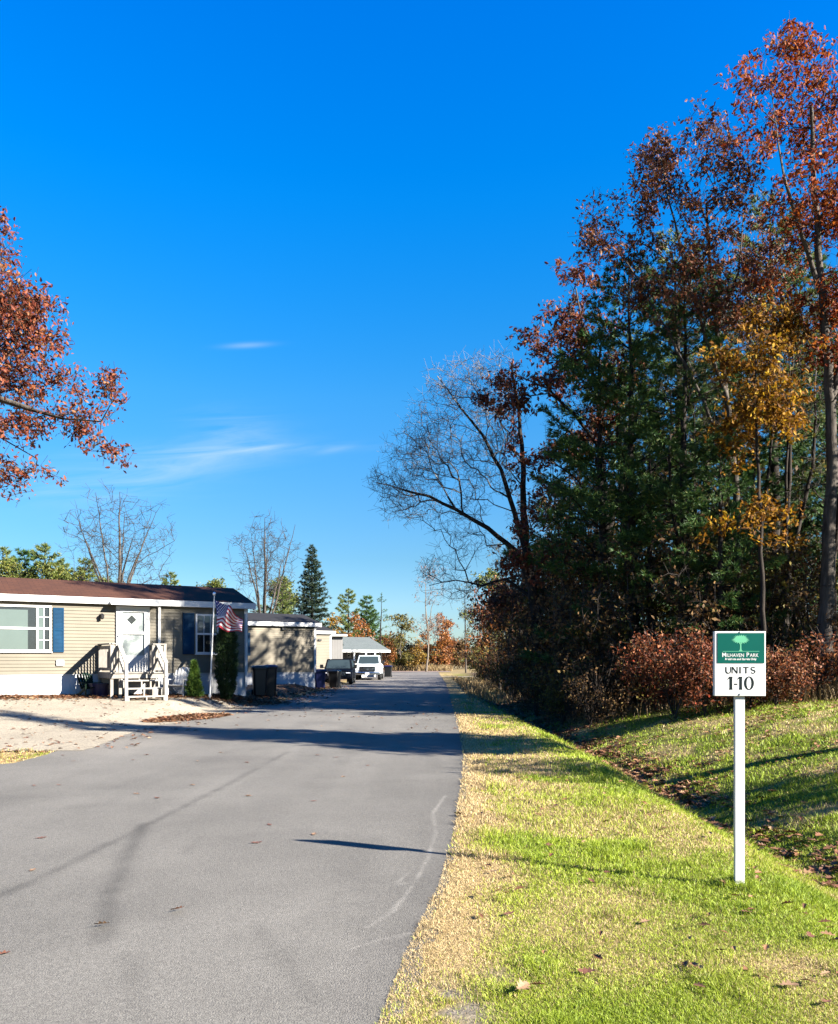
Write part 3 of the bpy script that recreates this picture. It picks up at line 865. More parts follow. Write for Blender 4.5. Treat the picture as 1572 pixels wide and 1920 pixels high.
# ------------------------------------------------------------------ mobile homes
class Home:
    """a mobile home in its own frame: x along the front wall (0 = right-hand corner, negative to the left), y into the house, z up"""
    def __init__(s, name, px, D, zb, length, depth, wall, skirt, label, sid, roof, rise=0.70, over=0.13, rake=0.28, ang=H1_ANG):
        s.P1 = np.array([(px - CX) / F * D, D]); s.zb = zb; s.ang = ang
        s.U = np.array([math.cos(ang), math.sin(ang)]); s.N = np.array([-s.U[1], s.U[0]])
        s.root = empty(name, (s.P1[0], s.P1[1], zb), ang, label=label, cat='mobile home')
        s.length = length; s.depth = depth; s.wall = wall; s.skirt = skirt
        h = MB()
        # clapboards as real saw-tooth boards on the front and right end, plain boards elsewhere
        z = skirt; row = 0.108
        while z < wall - 0.02:
            z1 = min(z + row, wall)
            h.add([(-length, -0.022, z), (0.022, -0.022, z), (0.0, 0.0, z1), (-length, 0.0, z1)], [(0, 1, 2, 3)])
            h.add([(-length, -0.022, z), (-length, 0.0, z), (0.0, 0.0, z), (0.022, -0.022, z)], [(0, 1, 2, 3)])
            h.add([(0.022, -0.022, z), (0.022, depth, z), (0.0, depth, z1), (0.0, 0.0, z1)], [(0, 1, 2, 3)])
            h.add([(0.022, -0.022, z), (0.0, 0.0, z), (0.0, depth, z), (0.022, depth, z)], [(0, 1, 2, 3)])
            z = z1
        h.add([(-length, 0, skirt), (-length, depth, skirt), (-length, depth, wall), (-length, 0, wall)], [(0, 3, 2, 1)])
        h.add([(-length, depth, skirt), (0, depth, skirt), (0, depth, wall), (-length, depth, wall)], [(0, 1, 2, 3)])
        zr = wall + rise
        for x in (0.0, -length): h.add([(x, 0, wall), (x, depth, wall), (x, depth / 2, zr - 0.07)], [(0, 1, 2)])
        h.build('wall', sid, s.root)
        k = MB(); k.box(-length + 0.02, -0.02, 0.02, depth - 0.02, -0.4, skirt)
        for i in range(int(length / 1.2)): k.box(-1.2 * i - 0.03, -1.2 * i - 0.022, 0.012, 0.02, -0.3, skirt - 0.005)
        k.box(-length + 0.01, -0.01, 0.004, 0.02, skirt - 0.05, skirt - 0.006)
        k.build('skirting', M['skirt'], s.root)
        r = MB(); th = 0.09
        for y0, y1 in ((-over, depth / 2), (depth + over, depth / 2)):
            sl = rise / (depth / 2); za = wall + 0.02 - over * sl + 0.06; zb_ = wall + rise + 0.06
            r.prism([(-length - rake, y0, za), (-length - rake, y1, zb_), (-length - rake, y1, zb_ - th), (-length - rake, y0, za - th)], (length + 2 * rake, 0, 0))
        r.build('roof', roof, s.root)
        t = MB(); ze = wall + 0.08 - over * rise / (depth / 2)
        t.box(-length - rake + 0.01, rake - 0.01, -over - 0.055, -over + 0.012, ze - 0.20, ze + 0.005)      # gutter and fascia
        t.box(-length - rake + 0.02, rake - 0.02, -over + 0.014, -0.002, ze - 0.205, ze - 0.19)             # soffit
        t.build('fascia', M['white'], s.root)
        c = MB(); c.box(-0.10, 0.028, -0.030, -0.004, skirt - 0.02, ze - 0.21); c.box(0.004, 0.03, -0.03, 0.08, skirt - 0.02, ze - 0.21)
        c.build('corner_trim', M['white'], s.root)
    def at(s, px, py, off=0.0):
        a = (px - CX) / F; D = (s.P1 @ s.N - off) / (a * s.N[0] + s.N[1])
        q = np.array([a * D, D]); return float((q - s.P1) @ s.U), float(CH + (HY - py) / F * D - s.zb)
    def window(s, xa, xb, za, zb, panes, behind='curtain', rail=True, fw=0.06, grid=None):
        """panes: list of (x fraction start, end, [grid columns, rows])"""
        f = MB(); y0, y1 = -0.062, -0.012
        f.box(xa, xb, y0, y1, za, za + fw); f.box(xa, xb, y0, y1, zb - fw, zb)
        f.box(xa, xa + fw, y0, y1, za + fw, zb - fw); f.box(xb - fw, xb, y0, y1, za + fw, zb - fw)
        f.box(xa - 0.02, xb + 0.02, y0 - 0.012, y1, za - 0.035, za)
        zm = (za + zb) / 2; W = xb - xa; g = MB(); cu = MB(); dk = MB()
        dk.box(xa + 0.01, xb - 0.01, -0.0245, -0.0125, za + 0.01, zb - 0.01)  # near-black panel paints the unlit room's shade onto the solid wall
        for i, (a, b, grd) in enumerate(panes):
            x0 = xa + W * a; x1 = xa + W * b
            if i: f.box(x0 - fw * 0.55, x0 + fw * 0.55, y0 + 0.002, y1, za + fw, zb - fw)
            lo = x0 + (fw if i == 0 else fw * 0.55); hi = x1 - (fw if i == len(panes) - 1 else fw * 0.55)
            if rail: f.box(lo, hi, y0 + 0.004, y1 - 0.004, zm - 0.035, zm + 0.035)
            g.add([(lo, -0.040, za + fw), (hi, -0.040, za + fw), (hi, -0.040, zb - fw), (lo, -0.040, zb - fw)], [(0, 1, 2, 3)])
            if grd:
                for q in range(1, grd[0]): xx = lo + (hi - lo) * q / grd[0]; f.box(xx - 0.011, xx + 0.011, -0.052, -0.0425, za + fw, zb - fw)
                for q in range(1, grd[1]):
                    zz = za + (zb - za) * q / grd[1]
                    if abs(zz - zm) > 0.05: f.box(lo, hi, -0.0515, -0.043, zz - 0.010, zz + 0.010)
            if behind == 'curtain': cu.box(lo, lo + (hi - lo) * (0.88 if i % 2 else 0.45), -0.031, -0.0265, za + fw, zb - fw - (0.09 if i % 2 else 0.02))
            elif behind == 'blind':
                zc = zm + 0.02
                q = zc
                while q < zb - fw - 0.02: cu.box(lo + 0.02, hi - 0.02, -0.033, -0.0265, q, q + 0.03); q += 0.045
        w = f.build('window', M['white'], s.root)
        g.build('pane', M['pane'], w)
        dk.build('room_shade_panel', M['room_shade'], w)
        if cu.v: cu.build('curtain' if behind == 'curtain' else 'blind', M['curtain' if behind == 'curtain' else 'blind'], w)
        return w
    def shutter(s, xa, xb, za, zb):
        m = MB(); e = 0.05; y0 = -0.055
        m.box(xa, xb, -0.045, -0.008, za, zb)
        for q0, q1 in ((xa, xa + e), (xb - e, xb)): m.box(q0, q1, y0, -0.045, za, zb)
        for q0, q1 in ((za, za + e), (zb - e, zb), ((za + zb) / 2 - e / 2, (za + zb) / 2 + e / 2)): m.box(xa + e, xb - e, y0, -0.045, q0, q1)
        z = za + e + 0.02
        while z < zb - e - 0.03:
            if abs(z + 0.012 - (za + zb) / 2) > 0.05: m.prism([(xa + e, -0.045, z), (xa + e, -0.0535, z + 0.004), (xa + e, -0.045, z + 0.026)], (xb - xa - 2 * e, 0, 0))
            z += 0.042
        return m.build('shutter', M['shutter'], s.root)


A = Home('mobile_home', 463, H1_D, 0.306, 16.0, 4.25, 3.27, 0.82,
         'cream mobile home with brown shingle roof, blue shutters and a white front door', M['siding'], M['roof_brown'])
x0, z1 = A.at(97, 1136, 0.05); _, z0 = A.at(97, 1222, 0.05); xm, _ = A.at(70, 1180, 0.05)
wd = x0 - xm
big = 2.05
xL = xm - big - wd
A.window(xL, x0, z0, z1, [(0, wd / (x0 - xL), (2, 4)), (wd / (x0 - xL), (wd + big) / (x0 - xL), None), ((wd + big) / (x0 - xL), 1, (2, 4))])
xs0, zs1 = A.at(98, 1139, 0.05); xs1, _ = A.at(120, 1139, 0.05); _, zs0 = A.at(110, 1223, 0.05)
A.shutter(xs0 + 0.03, xs1, zs0, zs1); A.shutter(xL - (xs1 - xs0), xL - 0.03, zs0, zs1)
x0, z1 = A.at(367, 1151, 0.05); x1, z0 = A.at(410, 1226, 0.05)
A.window(x0, x1, z0, z1, [(0, 1, (3, 1))], behind='blind')
xs0, zs1 = A.at(343, 1149, 0.05); xs1, zs0 = A.at(366, 1227, 0.05)
A.shutter(xs0, xs1 - 0.03, zs0, zs1); A.shutter(x1 + 0.03, x1 + xs1 - xs0, zs0, zs1)
# front door with its glazed storm door
DX0, DZ1 = A.at(218, 1136, 0.06); DX1, _ = A.at(281, 1137, 0.06); _, DZ0 = A.at(250, 1262, 0.06)
d = MB()
d.box(DX0, DX0 + 0.10, -0.07, -0.012, DZ0, DZ1); d.box(DX1 - 0.10, DX1, -0.07, -0.012, DZ0, DZ1); d.box(DX0 + 0.10, DX1 - 0.10, -0.07, -0.012, DZ1 - 0.10, DZ1)
door = d.build('door', M['white'], A.root)
d = MB(); a, b = DX0 + 0.105, DX1 - 0.105; zt = DZ1 - 0.105; zm = A.at(250, 1187, 0.06)[1]; zk = A.at(250, 1229, 0.06)[1]; st = 0.085
d.box(a, a + st, -0.092, -0.06, DZ0 + 0.01, zt); d.box(b - st, b, -0.092, -0.06, DZ0 + 0.01, zt); d.box(a + st, b - st, -0.092, -0.06, zt - st, zt)
d.box(a + st, b - st, -0.092, -0.06, zm - 0.045, zm + 0.045); d.box(a + st, b - st, -0.092, -0.06, DZ0 + 0.01, zk)
d.build('storm_door', M['white'], door)
d = MB()
d.add([(a + st, -0.075, zk), (b - st, -0.075, zk), (b - st, -0.075, zm - 0.045), (a + st, -0.075, zm - 0.045)], [(0, 1, 2, 3)])
d.add([(a + st, -0.075, zm + 0.045), (b - st, -0.075, zm + 0.045), (b - st, -0.075, zt - st), (a + st, -0.075, zt - st)], [(0, 1, 2, 3)])
d.build('glass', M['pane'], door)
d = MB(); d.box(a + 0.01, b - 0.01, -0.036, -0.019, DZ0 + 0.02, zt - 0.01); d.build('door_leaf', M['white'], door)
d = MB(); cx, cz = A.at(247, 1162, 0.03); r = 0.155
d.prism([(cx - r, -0.037, cz), (cx, -0.037, cz - r), (cx + r, -0.037, cz), (cx, -0.037, cz + r)], (0, -0.008, 0)); d.build('diamond_window', M['black'], door)
d = MB(); hx, hz = A.at(222.5, 1192, 0.09); d.lathe([(0.028, -0.10), (0.03, -0.12), (0.012, -0.125)], (hx, 0, hz), 10, 'y'); d.build('handle', M['metal'], door)
m = MB(); xa, za = A.at(207, 1128, 0.3); xb, _ = A.at(296, 1131, 0.3)
m.prism([(xa, -0.02, za + 0.09), (xa, -0.42, za - 0.06), (xa, -0.42, za - 0.10), (xa, -0.02, za - 0.02)], (xb - xa, 0, 0)); m.build('door_awning', M['white'], A.root)
m = MB(); xa, za = A.at(299, 1133, 0.08); m.box(xa - 0.04, xa + 0.04, -0.10, -0.022, 0.35, za); m.box(xa - 0.045, xa + 0.045, -0.20, -0.02, za, za + 0.08)
m.bar((xa, -0.06, 0.36), (xa, -0.22, 0.22), 0.08); m.build('downspout', M['white'], A.root)
m = MB(); xa, za = A.at(461, 1170, 0.06); m.box(xa - 0.03, xa + 0.04, -0.105, -0.034, 0.3, za + 0.35); m.build('downspout', M['white'], A.root)
m = MB(); xa, za = A.at(113, 1243, 0.05); m.box(xa - 0.11, xa + 0.11, -0.07, -0.012, za - 0.09, za + 0.09)
for i in range(4): m.prism([(xa - 0.09, -0.07, za - 0.07 + i * 0.04), (xa - 0.09, -0.085, za - 0.07 + i * 0.04), (xa - 0.09, -0.07, za - 0.04 + i * 0.04)], (0.18, 0, 0))
m.build('vent_cover', M['white'], A.root)
m = MB(); xa, za = A.at(191, 1154, 0.1)
m.box(xa - 0.05, xa + 0.05, -0.035, -0.012, za - 0.06, za + 0.06); m.bar((xa, -0.03, za + 0.03), (xa, -0.13, za + 0.07), 0.02)
m.lathe([(0.02, 0.06), (0.075, 0.02), (0.06, -0.10), (0.02, -0.13)], (xa, -0.14, za), 6); m.build('wall_lamp', M['black'], A.root)

# ---- porch steps (a thing of its own, set against the home)
FR = 1.8
X0, ZD = A.at(207, 1261, FR); X1, _ = A.at(313, 1261, FR)
_, ZB = A.at(260, 1312, FR + 0.9)
ZR = A.at(215, 1207, FR)[1]
steps = empty('porch_steps', (A.P1[0], A.P1[1], A.zb), A.ang, label='weathered grey wooden porch steps with railings at the white front door', cat='steps')
_m = (A.at(270, 1300, 2.4)[0], -2.45); GZ = float(T(A.P1[0] + A.U[0] * _m[0] + A.N[0] * _m[1], A.P1[1] + A.U[1] * _m[0] + A.N[1] * _m[1])) - A.zb
SX0, SX1 = A.at(228, 1261, FR)[0], A.at(287, 1261, FR)[0]
m = MB(); y = -0.03
while y > -FR + 0.02: m.box(X0, X1, y - 0.135, y, ZD - 0.035, ZD); y -= 0.142
m.box(X0, X1, -FR - 0.03, -FR, ZD - 0.19, ZD - 0.002); m.box(X0 + 0.0, X0 + 0.035, -FR, -0.03, ZD - 0.19, ZD - 0.037); m.box(X1 - 0.035, X1, -FR, -0.03, ZD - 0.19, ZD - 0.037)
m.build('deck', M['wood_grey'], steps)
for px_, py_ in ((X0 + 0.05, -FR + 0.06), (SX0 - 0.03, -FR + 0.06), (SX1 + 0.03, -FR + 0.06), (X1 - 0.05, -FR + 0.06), (X0 + 0.05, -0.12), (X1 - 0.05, -0.12)):
    m = MB(); m.box(px_ - 0.045, px_ + 0.045, py_ - 0.045, py_ + 0.045, GZ - 0.1, ZR - 0.02); m.build('post', M['wood_grey'], steps)
def rail(a, b, z, seg, boards=False, mat_='wood_grey'):
    m = MB(); m.bar((a[0], a[1], z), (b[0], b[1], z), 0.14, 0.04); m.bar((a[0], a[1], z - 0.10), (b[0], b[1], z - 0.10), 0.04, 0.09); m.bar((a[0], a[1], ZD + 0.10), (b[0], b[1], ZD + 0.10), 0.04, 0.09)
    n = max(2, int(math.hypot(b[0] - a[0], b[1] - a[1]) / seg))
    for i in range(n):
        t = (i + 0.5) / n; x, y = a[0] + (b[0] - a[0]) * t, a[1] + (b[1] - a[1]) * t
        m.bar((x, y, ZD + 0.055), (x, y, z - 0.06), 0.032 if not boards else 0.09, 0.032 if not boards else 0.03)
    m.build('railing', M[mat_], steps)
rail((X0 + 0.05, -FR + 0.06), (SX0, -FR + 0.06), ZR, 0.095, True); rail((SX1, -FR + 0.06), (X1 - 0.05, -FR + 0.06), ZR, 0.095, True)
rail((X0 + 0.05, -0.08), (X0 + 0.05, -FR + 0.06), ZR, 0.15); rail((X1 - 0.05, -0.08), (X1 - 0.05, -FR + 0.06), ZR, 0.15)
NS = 3; RUN = 0.29; SA, SB = SX0 - 0.02, SX1 + 0.12
for i in range(NS):
    zt = ZD - (ZD - GZ) * (i + 1) / (NS + 0.6); yy = -FR - 0.03 - RUN * i
    m = MB(); m.box(SA, SB, yy - RUN - 0.02, yy - 0.0 - 0.015, zt - 0.04, zt); m.build('tread', M['wood_white'], steps)
for xx in (SA + 0.02, (SA + SB) / 2, SB - 0.02):
    m = MB(); pts = [(xx - 0.02, -FR - 0.035, ZD - 0.2)]
    for i in range(NS):
        zt = ZD - (ZD - GZ) * (i + 1) / (NS + 0.6) - 0.042; yy = -FR - 0.035 - RUN * i
        pts += [(xx - 0.02, yy, zt), (xx - 0.02, yy - RUN, zt)]
    pts += [(xx - 0.02, -FR - 0.035 - RUN * NS, GZ), (xx - 0.02, -FR - 0.035 - RUN * NS + 0.2, GZ)]
    m.prism(pts, (0.04, 0, 0)); m.build('stringer', M['wood_white'], steps)
for xx in (SA - 0.045, SB + 0.045):
    ye = -FR - 0.03 - RUN * NS + 0.05
    zl = ZR - 0.62
    m = MB(); m.box(xx - 0.045, xx + 0.045, ye - 0.045, ye + 0.045, GZ - 0.1, zl); m.build('post', M['wood_white'], steps)
    m = MB(); m.bar((xx, -FR + 0.04, ZR - 0.01), (xx, ye - 0.05, zl + 0.02), 0.12, 0.04); m.bar((xx, -FR + 0.04, ZR - 0.45), (xx, ye - 0.05, zl - 0.42), 0.04, 0.09)
    for i in range(1, 6):
        t = i / 6; y = -FR + 0.04 + (ye + FR - 0.04) * t; za = ZR - 0.01 + (zl + 0.03 - ZR) * t
        m.bar((xx, y, za - 0.44), (xx, y, za - 0.02), 0.032)
    m.build('handrail', M['wood_white'], steps)

def local_to_world(H, x, y):
    return H.P1[0] + H.U[0] * x + H.N[0] * y, H.P1[1] + H.U[1] * x + H.N[1] * y

# ---- chairs by the steps
def chair(name, label, m_, x, y, rz):
    wx, wy = local_to_world(A, x, y)
    r = empty(name, (wx, wy, float(T(wx, wy))), A.ang + rz, label=label, cat='chair')
    b = MB()
    for i in range(6):                                    # raked back slats with a rounded top
        t = (i - 2.5) / 2.5; top = 0.98 - 0.10 * t * t
        b.bar((t * 0.22, 0.18, 0.32), (t * 0.28, 0.48, top), 0.085, 0.02)
    b.bar((-0.27, 0.37, 0.70), (0.27, 0.37, 0.70), 0.03, 0.06); b.build('backrest', m_, r)
    b = MB()
    for i in range(5): b.bar((-0.26, -0.28 + 0.11 * i, 0.39 - 0.018 * i), (0.26, -0.28 + 0.11 * i, 0.39 - 0.018 * i), 0.095, 0.02)
    b.build('seat', m_, r)
    for sx in (-1, 1):
        b = MB(); b.bar((sx * 0.33, -0.36, 0.58), (sx * 0.33, 0.36, 0.56), 0.13, 0.025); b.build('armrest', m_, r)
        b = MB(); b.bar((sx * 0.28, -0.30, 0.0), (sx * 0.28, -0.30, 0.57), 0.03, 0.10); b.build('leg', m_, r)
        b = MB(); b.bar((sx * 0.28, -0.28, 0.35), (sx * 0.28, 0.52, 0.0), 0.03, 0.10); b.build('leg', m_, r)
    return r
gx_, _ = A.at(166, 1290, 0.5)
chair('garden_chair', 'dark green slatted garden chair in the shade left of the porch steps', M['greenplastic'], gx_, -0.62, 0.2).scale = (0.8, 0.8, 0.78)
gx_, _ = A.at(338, 1285, 0.9)
chair('garden_chair', 'white slatted garden chair between the porch steps and the small cone shrub', M['whiteplastic'], gx_, -0.8, -0.7)
# added dark blue tub stands in for the deck's shadow; bucket under the steps
m = MB(); bx_, _ = A.at(188, 1290, 0.7); wx, wy = local_to_world(A, bx_, -0.6); z = float(T(wx, wy))
m.lathe([(0.24, 0.0), (0.27, 0.02), (0.33, 0.38), (0.35, 0.40), (0.35, 0.43), (0.31, 0.43), (0.29, 0.3)], (0, 0, 0), 20)
m.build('deck_shadow_tub', M['binblue'], None, label='dark blue tub shape added as the deck shadow left of the porch steps', cat='tub').location = (wx, wy, z)
bk = empty('bucket', label='white plastic bucket standing underneath the open porch steps', cat='bucket'); bx_, _ = A.at(296, 1290, 1.6); wx, wy = local_to_world(A, bx_, -1.1); bk.location = (wx, wy, A.zb + GZ)
m = MB(); m.lathe([(0.12, 0.0), (0.125, 0.01), (0.15, 0.33), (0.158, 0.34), (0.158, 0.36), (0.145, 0.36), (0.13, 0.2)], (0, 0, 0), 18); m.build('body', M['whiteplastic'], bk, smooth=False)
m = MB()
for i in range(8): a0, a1 = math.pi * i / 8, math.pi * (i + 1) / 8; m.bar((0.16 * math.cos(a0), -0.03, 0.33 - 0.12 * math.sin(a0)), (0.16 * math.cos(a1), -0.03 - 0.0, 0.33 - 0.12 * math.sin(a1)), 0.008)
m.build('handle', M['metal'], bk)

# ---- flagpole and flag
FD = 28.2
fb = P(393, 1303, FD); fb[2] = float(T(fb[0], fb[1])); ft = P(402, 1116, FD)
pole = empty('flagpole', tuple(fb), label='slim white flagpole in front of the cream home', cat='flagpole')
o = fb; m = MB(); dv = ft - fb
m2 = Vector(dv)
vs, fs = tubes(np.array([[0, 0, -0.2]]), np.array([dv]), np.array([0.03]), np.array([0.022]), 12); m.add(vs, fs.tolist()); m.build('pole', M['white'], pole, smooth=True)
m = MB(); m.lathe([(0.012, -0.02), (0.04, 0.01), (0.055, 0.05), (0.04, 0.09), (0.01, 0.11)], tuple(dv), 12); m.build('finial', M['metal'], pole, smooth=True)
m = MB(); m.lathe([(0.06, 0.0), (0.06, 0.06), (0.04, 0.08)], tuple(dv * 0.02), 12); m.build('base_collar', M['metal'], pole)


def flag_fn(u, v):
    """u along the fly 0..1, v down the hoist 0..1: a limp flag sagging away from its pole"""
    p0 = ft - dv / np.linalg.norm(dv) * 0.16
    hoist = 0.95; L = 1.5
    x = L * (0.66 * u + 0.06 * math.sin(u * 5 + v * 2.0)); sag = 0.62 * L * (u ** 1.25) * (0.36 + 0.30 * (1 - v)) + 0.05 * math.sin(u * 9 + v * 3)
    y = 0.16 * math.sin(u * 8.0 + v * 3.2) * (0.25 + u) + 0.10 * math.sin(u * 15 - v * 4) * u
    return np.array([p0[0] + 0.03 + x - v * 0.05, p0[1] + y - 0.1 * u, p0[2] - v * hoist * (1 - 0.16 * u) - sag])


def make_flag():
    nu, nv = 39, 39
    V = [flag_fn(i / nu, j / nv) for j in range(nv + 1) for i in range(nu + 1)]; fs = []; mi = []
    for j in range(nv):
        for i in range(nu):
            a = j * (nu + 1) + i; fs.append([a, a + 1, a + nu + 2, a + nu + 1])
            st = j // 3
            mi.append(2 if (i < 16 and st < 7) else (0 if st % 2 == 0 else 1))
    k = len(V)
    for r_ in range(9):                                    # star rows on both faces of the cloth
        for c_ in range(6 if r_ % 2 == 0 else 5):
            u = (0.034 + (c_ + (0 if r_ % 2 == 0 else 0.5)) * 0.0665); v = 0.035 + r_ * 0.0585
            q = flag_fn(u, v); du = flag_fn(u + 0.01, v) - q; dvv = flag_fn(u, v + 0.01) - q
            n = np.cross(du, dvv); n /= np.linalg.norm(n); du /= np.linalg.norm(du); dvv /= np.linalg.norm(dvv)
            for sgn in (1, -1):
                ring = []
                for t in range(10):
                    rr = 0.032 if t % 2 == 0 else 0.013; an = math.pi * t / 5
                    V.append(q + n * 0.004 * sgn + du * rr * math.sin(an) - dvv * rr * math.cos(an)); ring.append(k); k += 1
                fs.append(ring); mi.append(1)
    me = bpy.data.meshes.new('flag'); o0 = V[0]; me.from_pydata([tuple(p - o0) for p in V], [], fs)
    for q in ('flag_red', 'flag_white', 'flag_blue'): me.materials.append(M[q])
    me.polygons.foreach_set('material_index', mi); me.update()
    f = link('flag', me, label='limp striped flag with white stars on blue hanging from the flagpole', cat='flag'); f.location = o0


make_flag()

# ---- the homes further along the road
B = Home('mobile_home', 592, 44.0, 0.31, 15.0, 4.25, 3.13, 0.62, 'tan mobile home with low dark roof directly behind the flag and wheeled bins', M['siding_b'], M['roof_dark'], rise=0.55)
x0, z1 = B.at(452, 1186, 0.05); x1, z0 = B.at(463, 1229, 0.05)
B.window(x0 - 0.5, x1, z0, z1, [(0, 1, None)], behind='blind'); xs1 = B.at(469.5, 1200, 0.05)[0]; B.shutter(x1 + 0.02, xs1, z0, z1)
m = MB(); xa, za = B.at(532, 1169, 0.06); m.box(xa - 0.1, xa + 0.1, -0.12, -0.012, za - 0.34, za - 0.22); m.build('wall_lamp', M['black'], B.root)
Cc = Home('mobile_home', 621, 58.0, 0.28, 14.0, 4.25, 3.2, 0.6, 'narrow strip of shaded tan home with dark roof behind the dark parked car', M['siding_b'], M['roof_dark'], rise=0.5)
m = MB(); xa, za = Cc.at(600, 1200, 0.06); m.box(xa - 0.12, xa + 0.12, -0.1, -0.012, za - 0.06, za + 0.06); m.build('wall_lamp', M['black'], Cc.root)
Dh = Home('mobile_home', 707, 75.0, 0.05, 13.0, 4.6, 2.75, 0.5, 'white home with pale grey roof and open porch behind the silver pickup', M['siding_w'], M['roof_grey'], rise=0.75, rake=0.5, over=1.5)
for px_ in (664, 686, 703):
    xa, _ = Dh.at(px_, 1230, 1.4); m = MB(); m.box(xa - 0.07, xa + 0.07, -1.47, -1.33, 0, 2.25); m.build('porch_post', M['white'], Dh.root)
x0, z1 = Dh.at(674, 1216, 0.05); x1, z0 = Dh.at(695, 1232, 0.05); Dh.window(x0, x1, max(z0, 0.9), min(z1, 2.3), [(0, 0.5, None), (0.5, 1, None)], behind='blind')
x0, z1 = Dh.at(651, 1216, 0.05); x1, z0 = Dh.at(658, 1232, 0.05); Dh.window(x0, x1, max(z0, 0.9), min(z1, 2.2), [(0, 1, None)], behind='blind')
# tall pale shed
sh = empty('shed', label='tall pale grey shed with flat dark roof between the homes', cat='shed'); sp = P(643, 1240, 61.5); sh.location = (sp[0], sp[1], 0.1); sh.rotation_euler = (0, 0, 0.12)
m = MB(); W = 1.9
for i in range(10): m.box(-W + i * 0.19 + 0.004, -W + (i + 1) * 0.19 - 0.004, -0.012, 0.02, -0.2, 3.15)
m.box(-W, 0, 0.021, 2.4, -0.3, 3.16); m.build('wall', M['siding_w'], sh)
m = MB(); m.prism([(-W - 0.2, -0.25, 3.20), (-W - 0.2, 2.6, 3.36), (-W - 0.2, 2.6, 3.46), (-W - 0.2, -0.25, 3.30)], (W + 0.55, 0, 0)); m.build('roof', M['roof_dark'], sh)
m = MB(); m.box(-W - 0.19, 0.34, -0.275, -0.252, 3.17, 3.31); m.build('fascia', M['white'], sh)


# ------------------------------------------------------------------ vehicles
def loft(rings, close=True):
    """rings of equal length -> skin"""
    n = len(rings[0]); vs = [p for r in rings for p in r]; fs = []
    for j in range(len(rings) - 1):
        for i in range(n): fs.append((j * n + i, j * n + (i + 1) % n, (j + 1) * n + (i + 1) % n, (j + 1) * n + i))
    fs += [tuple(range(n))[::-1], tuple(range((len(rings) - 1) * n, len(rings) * n))]
    return vs, fs


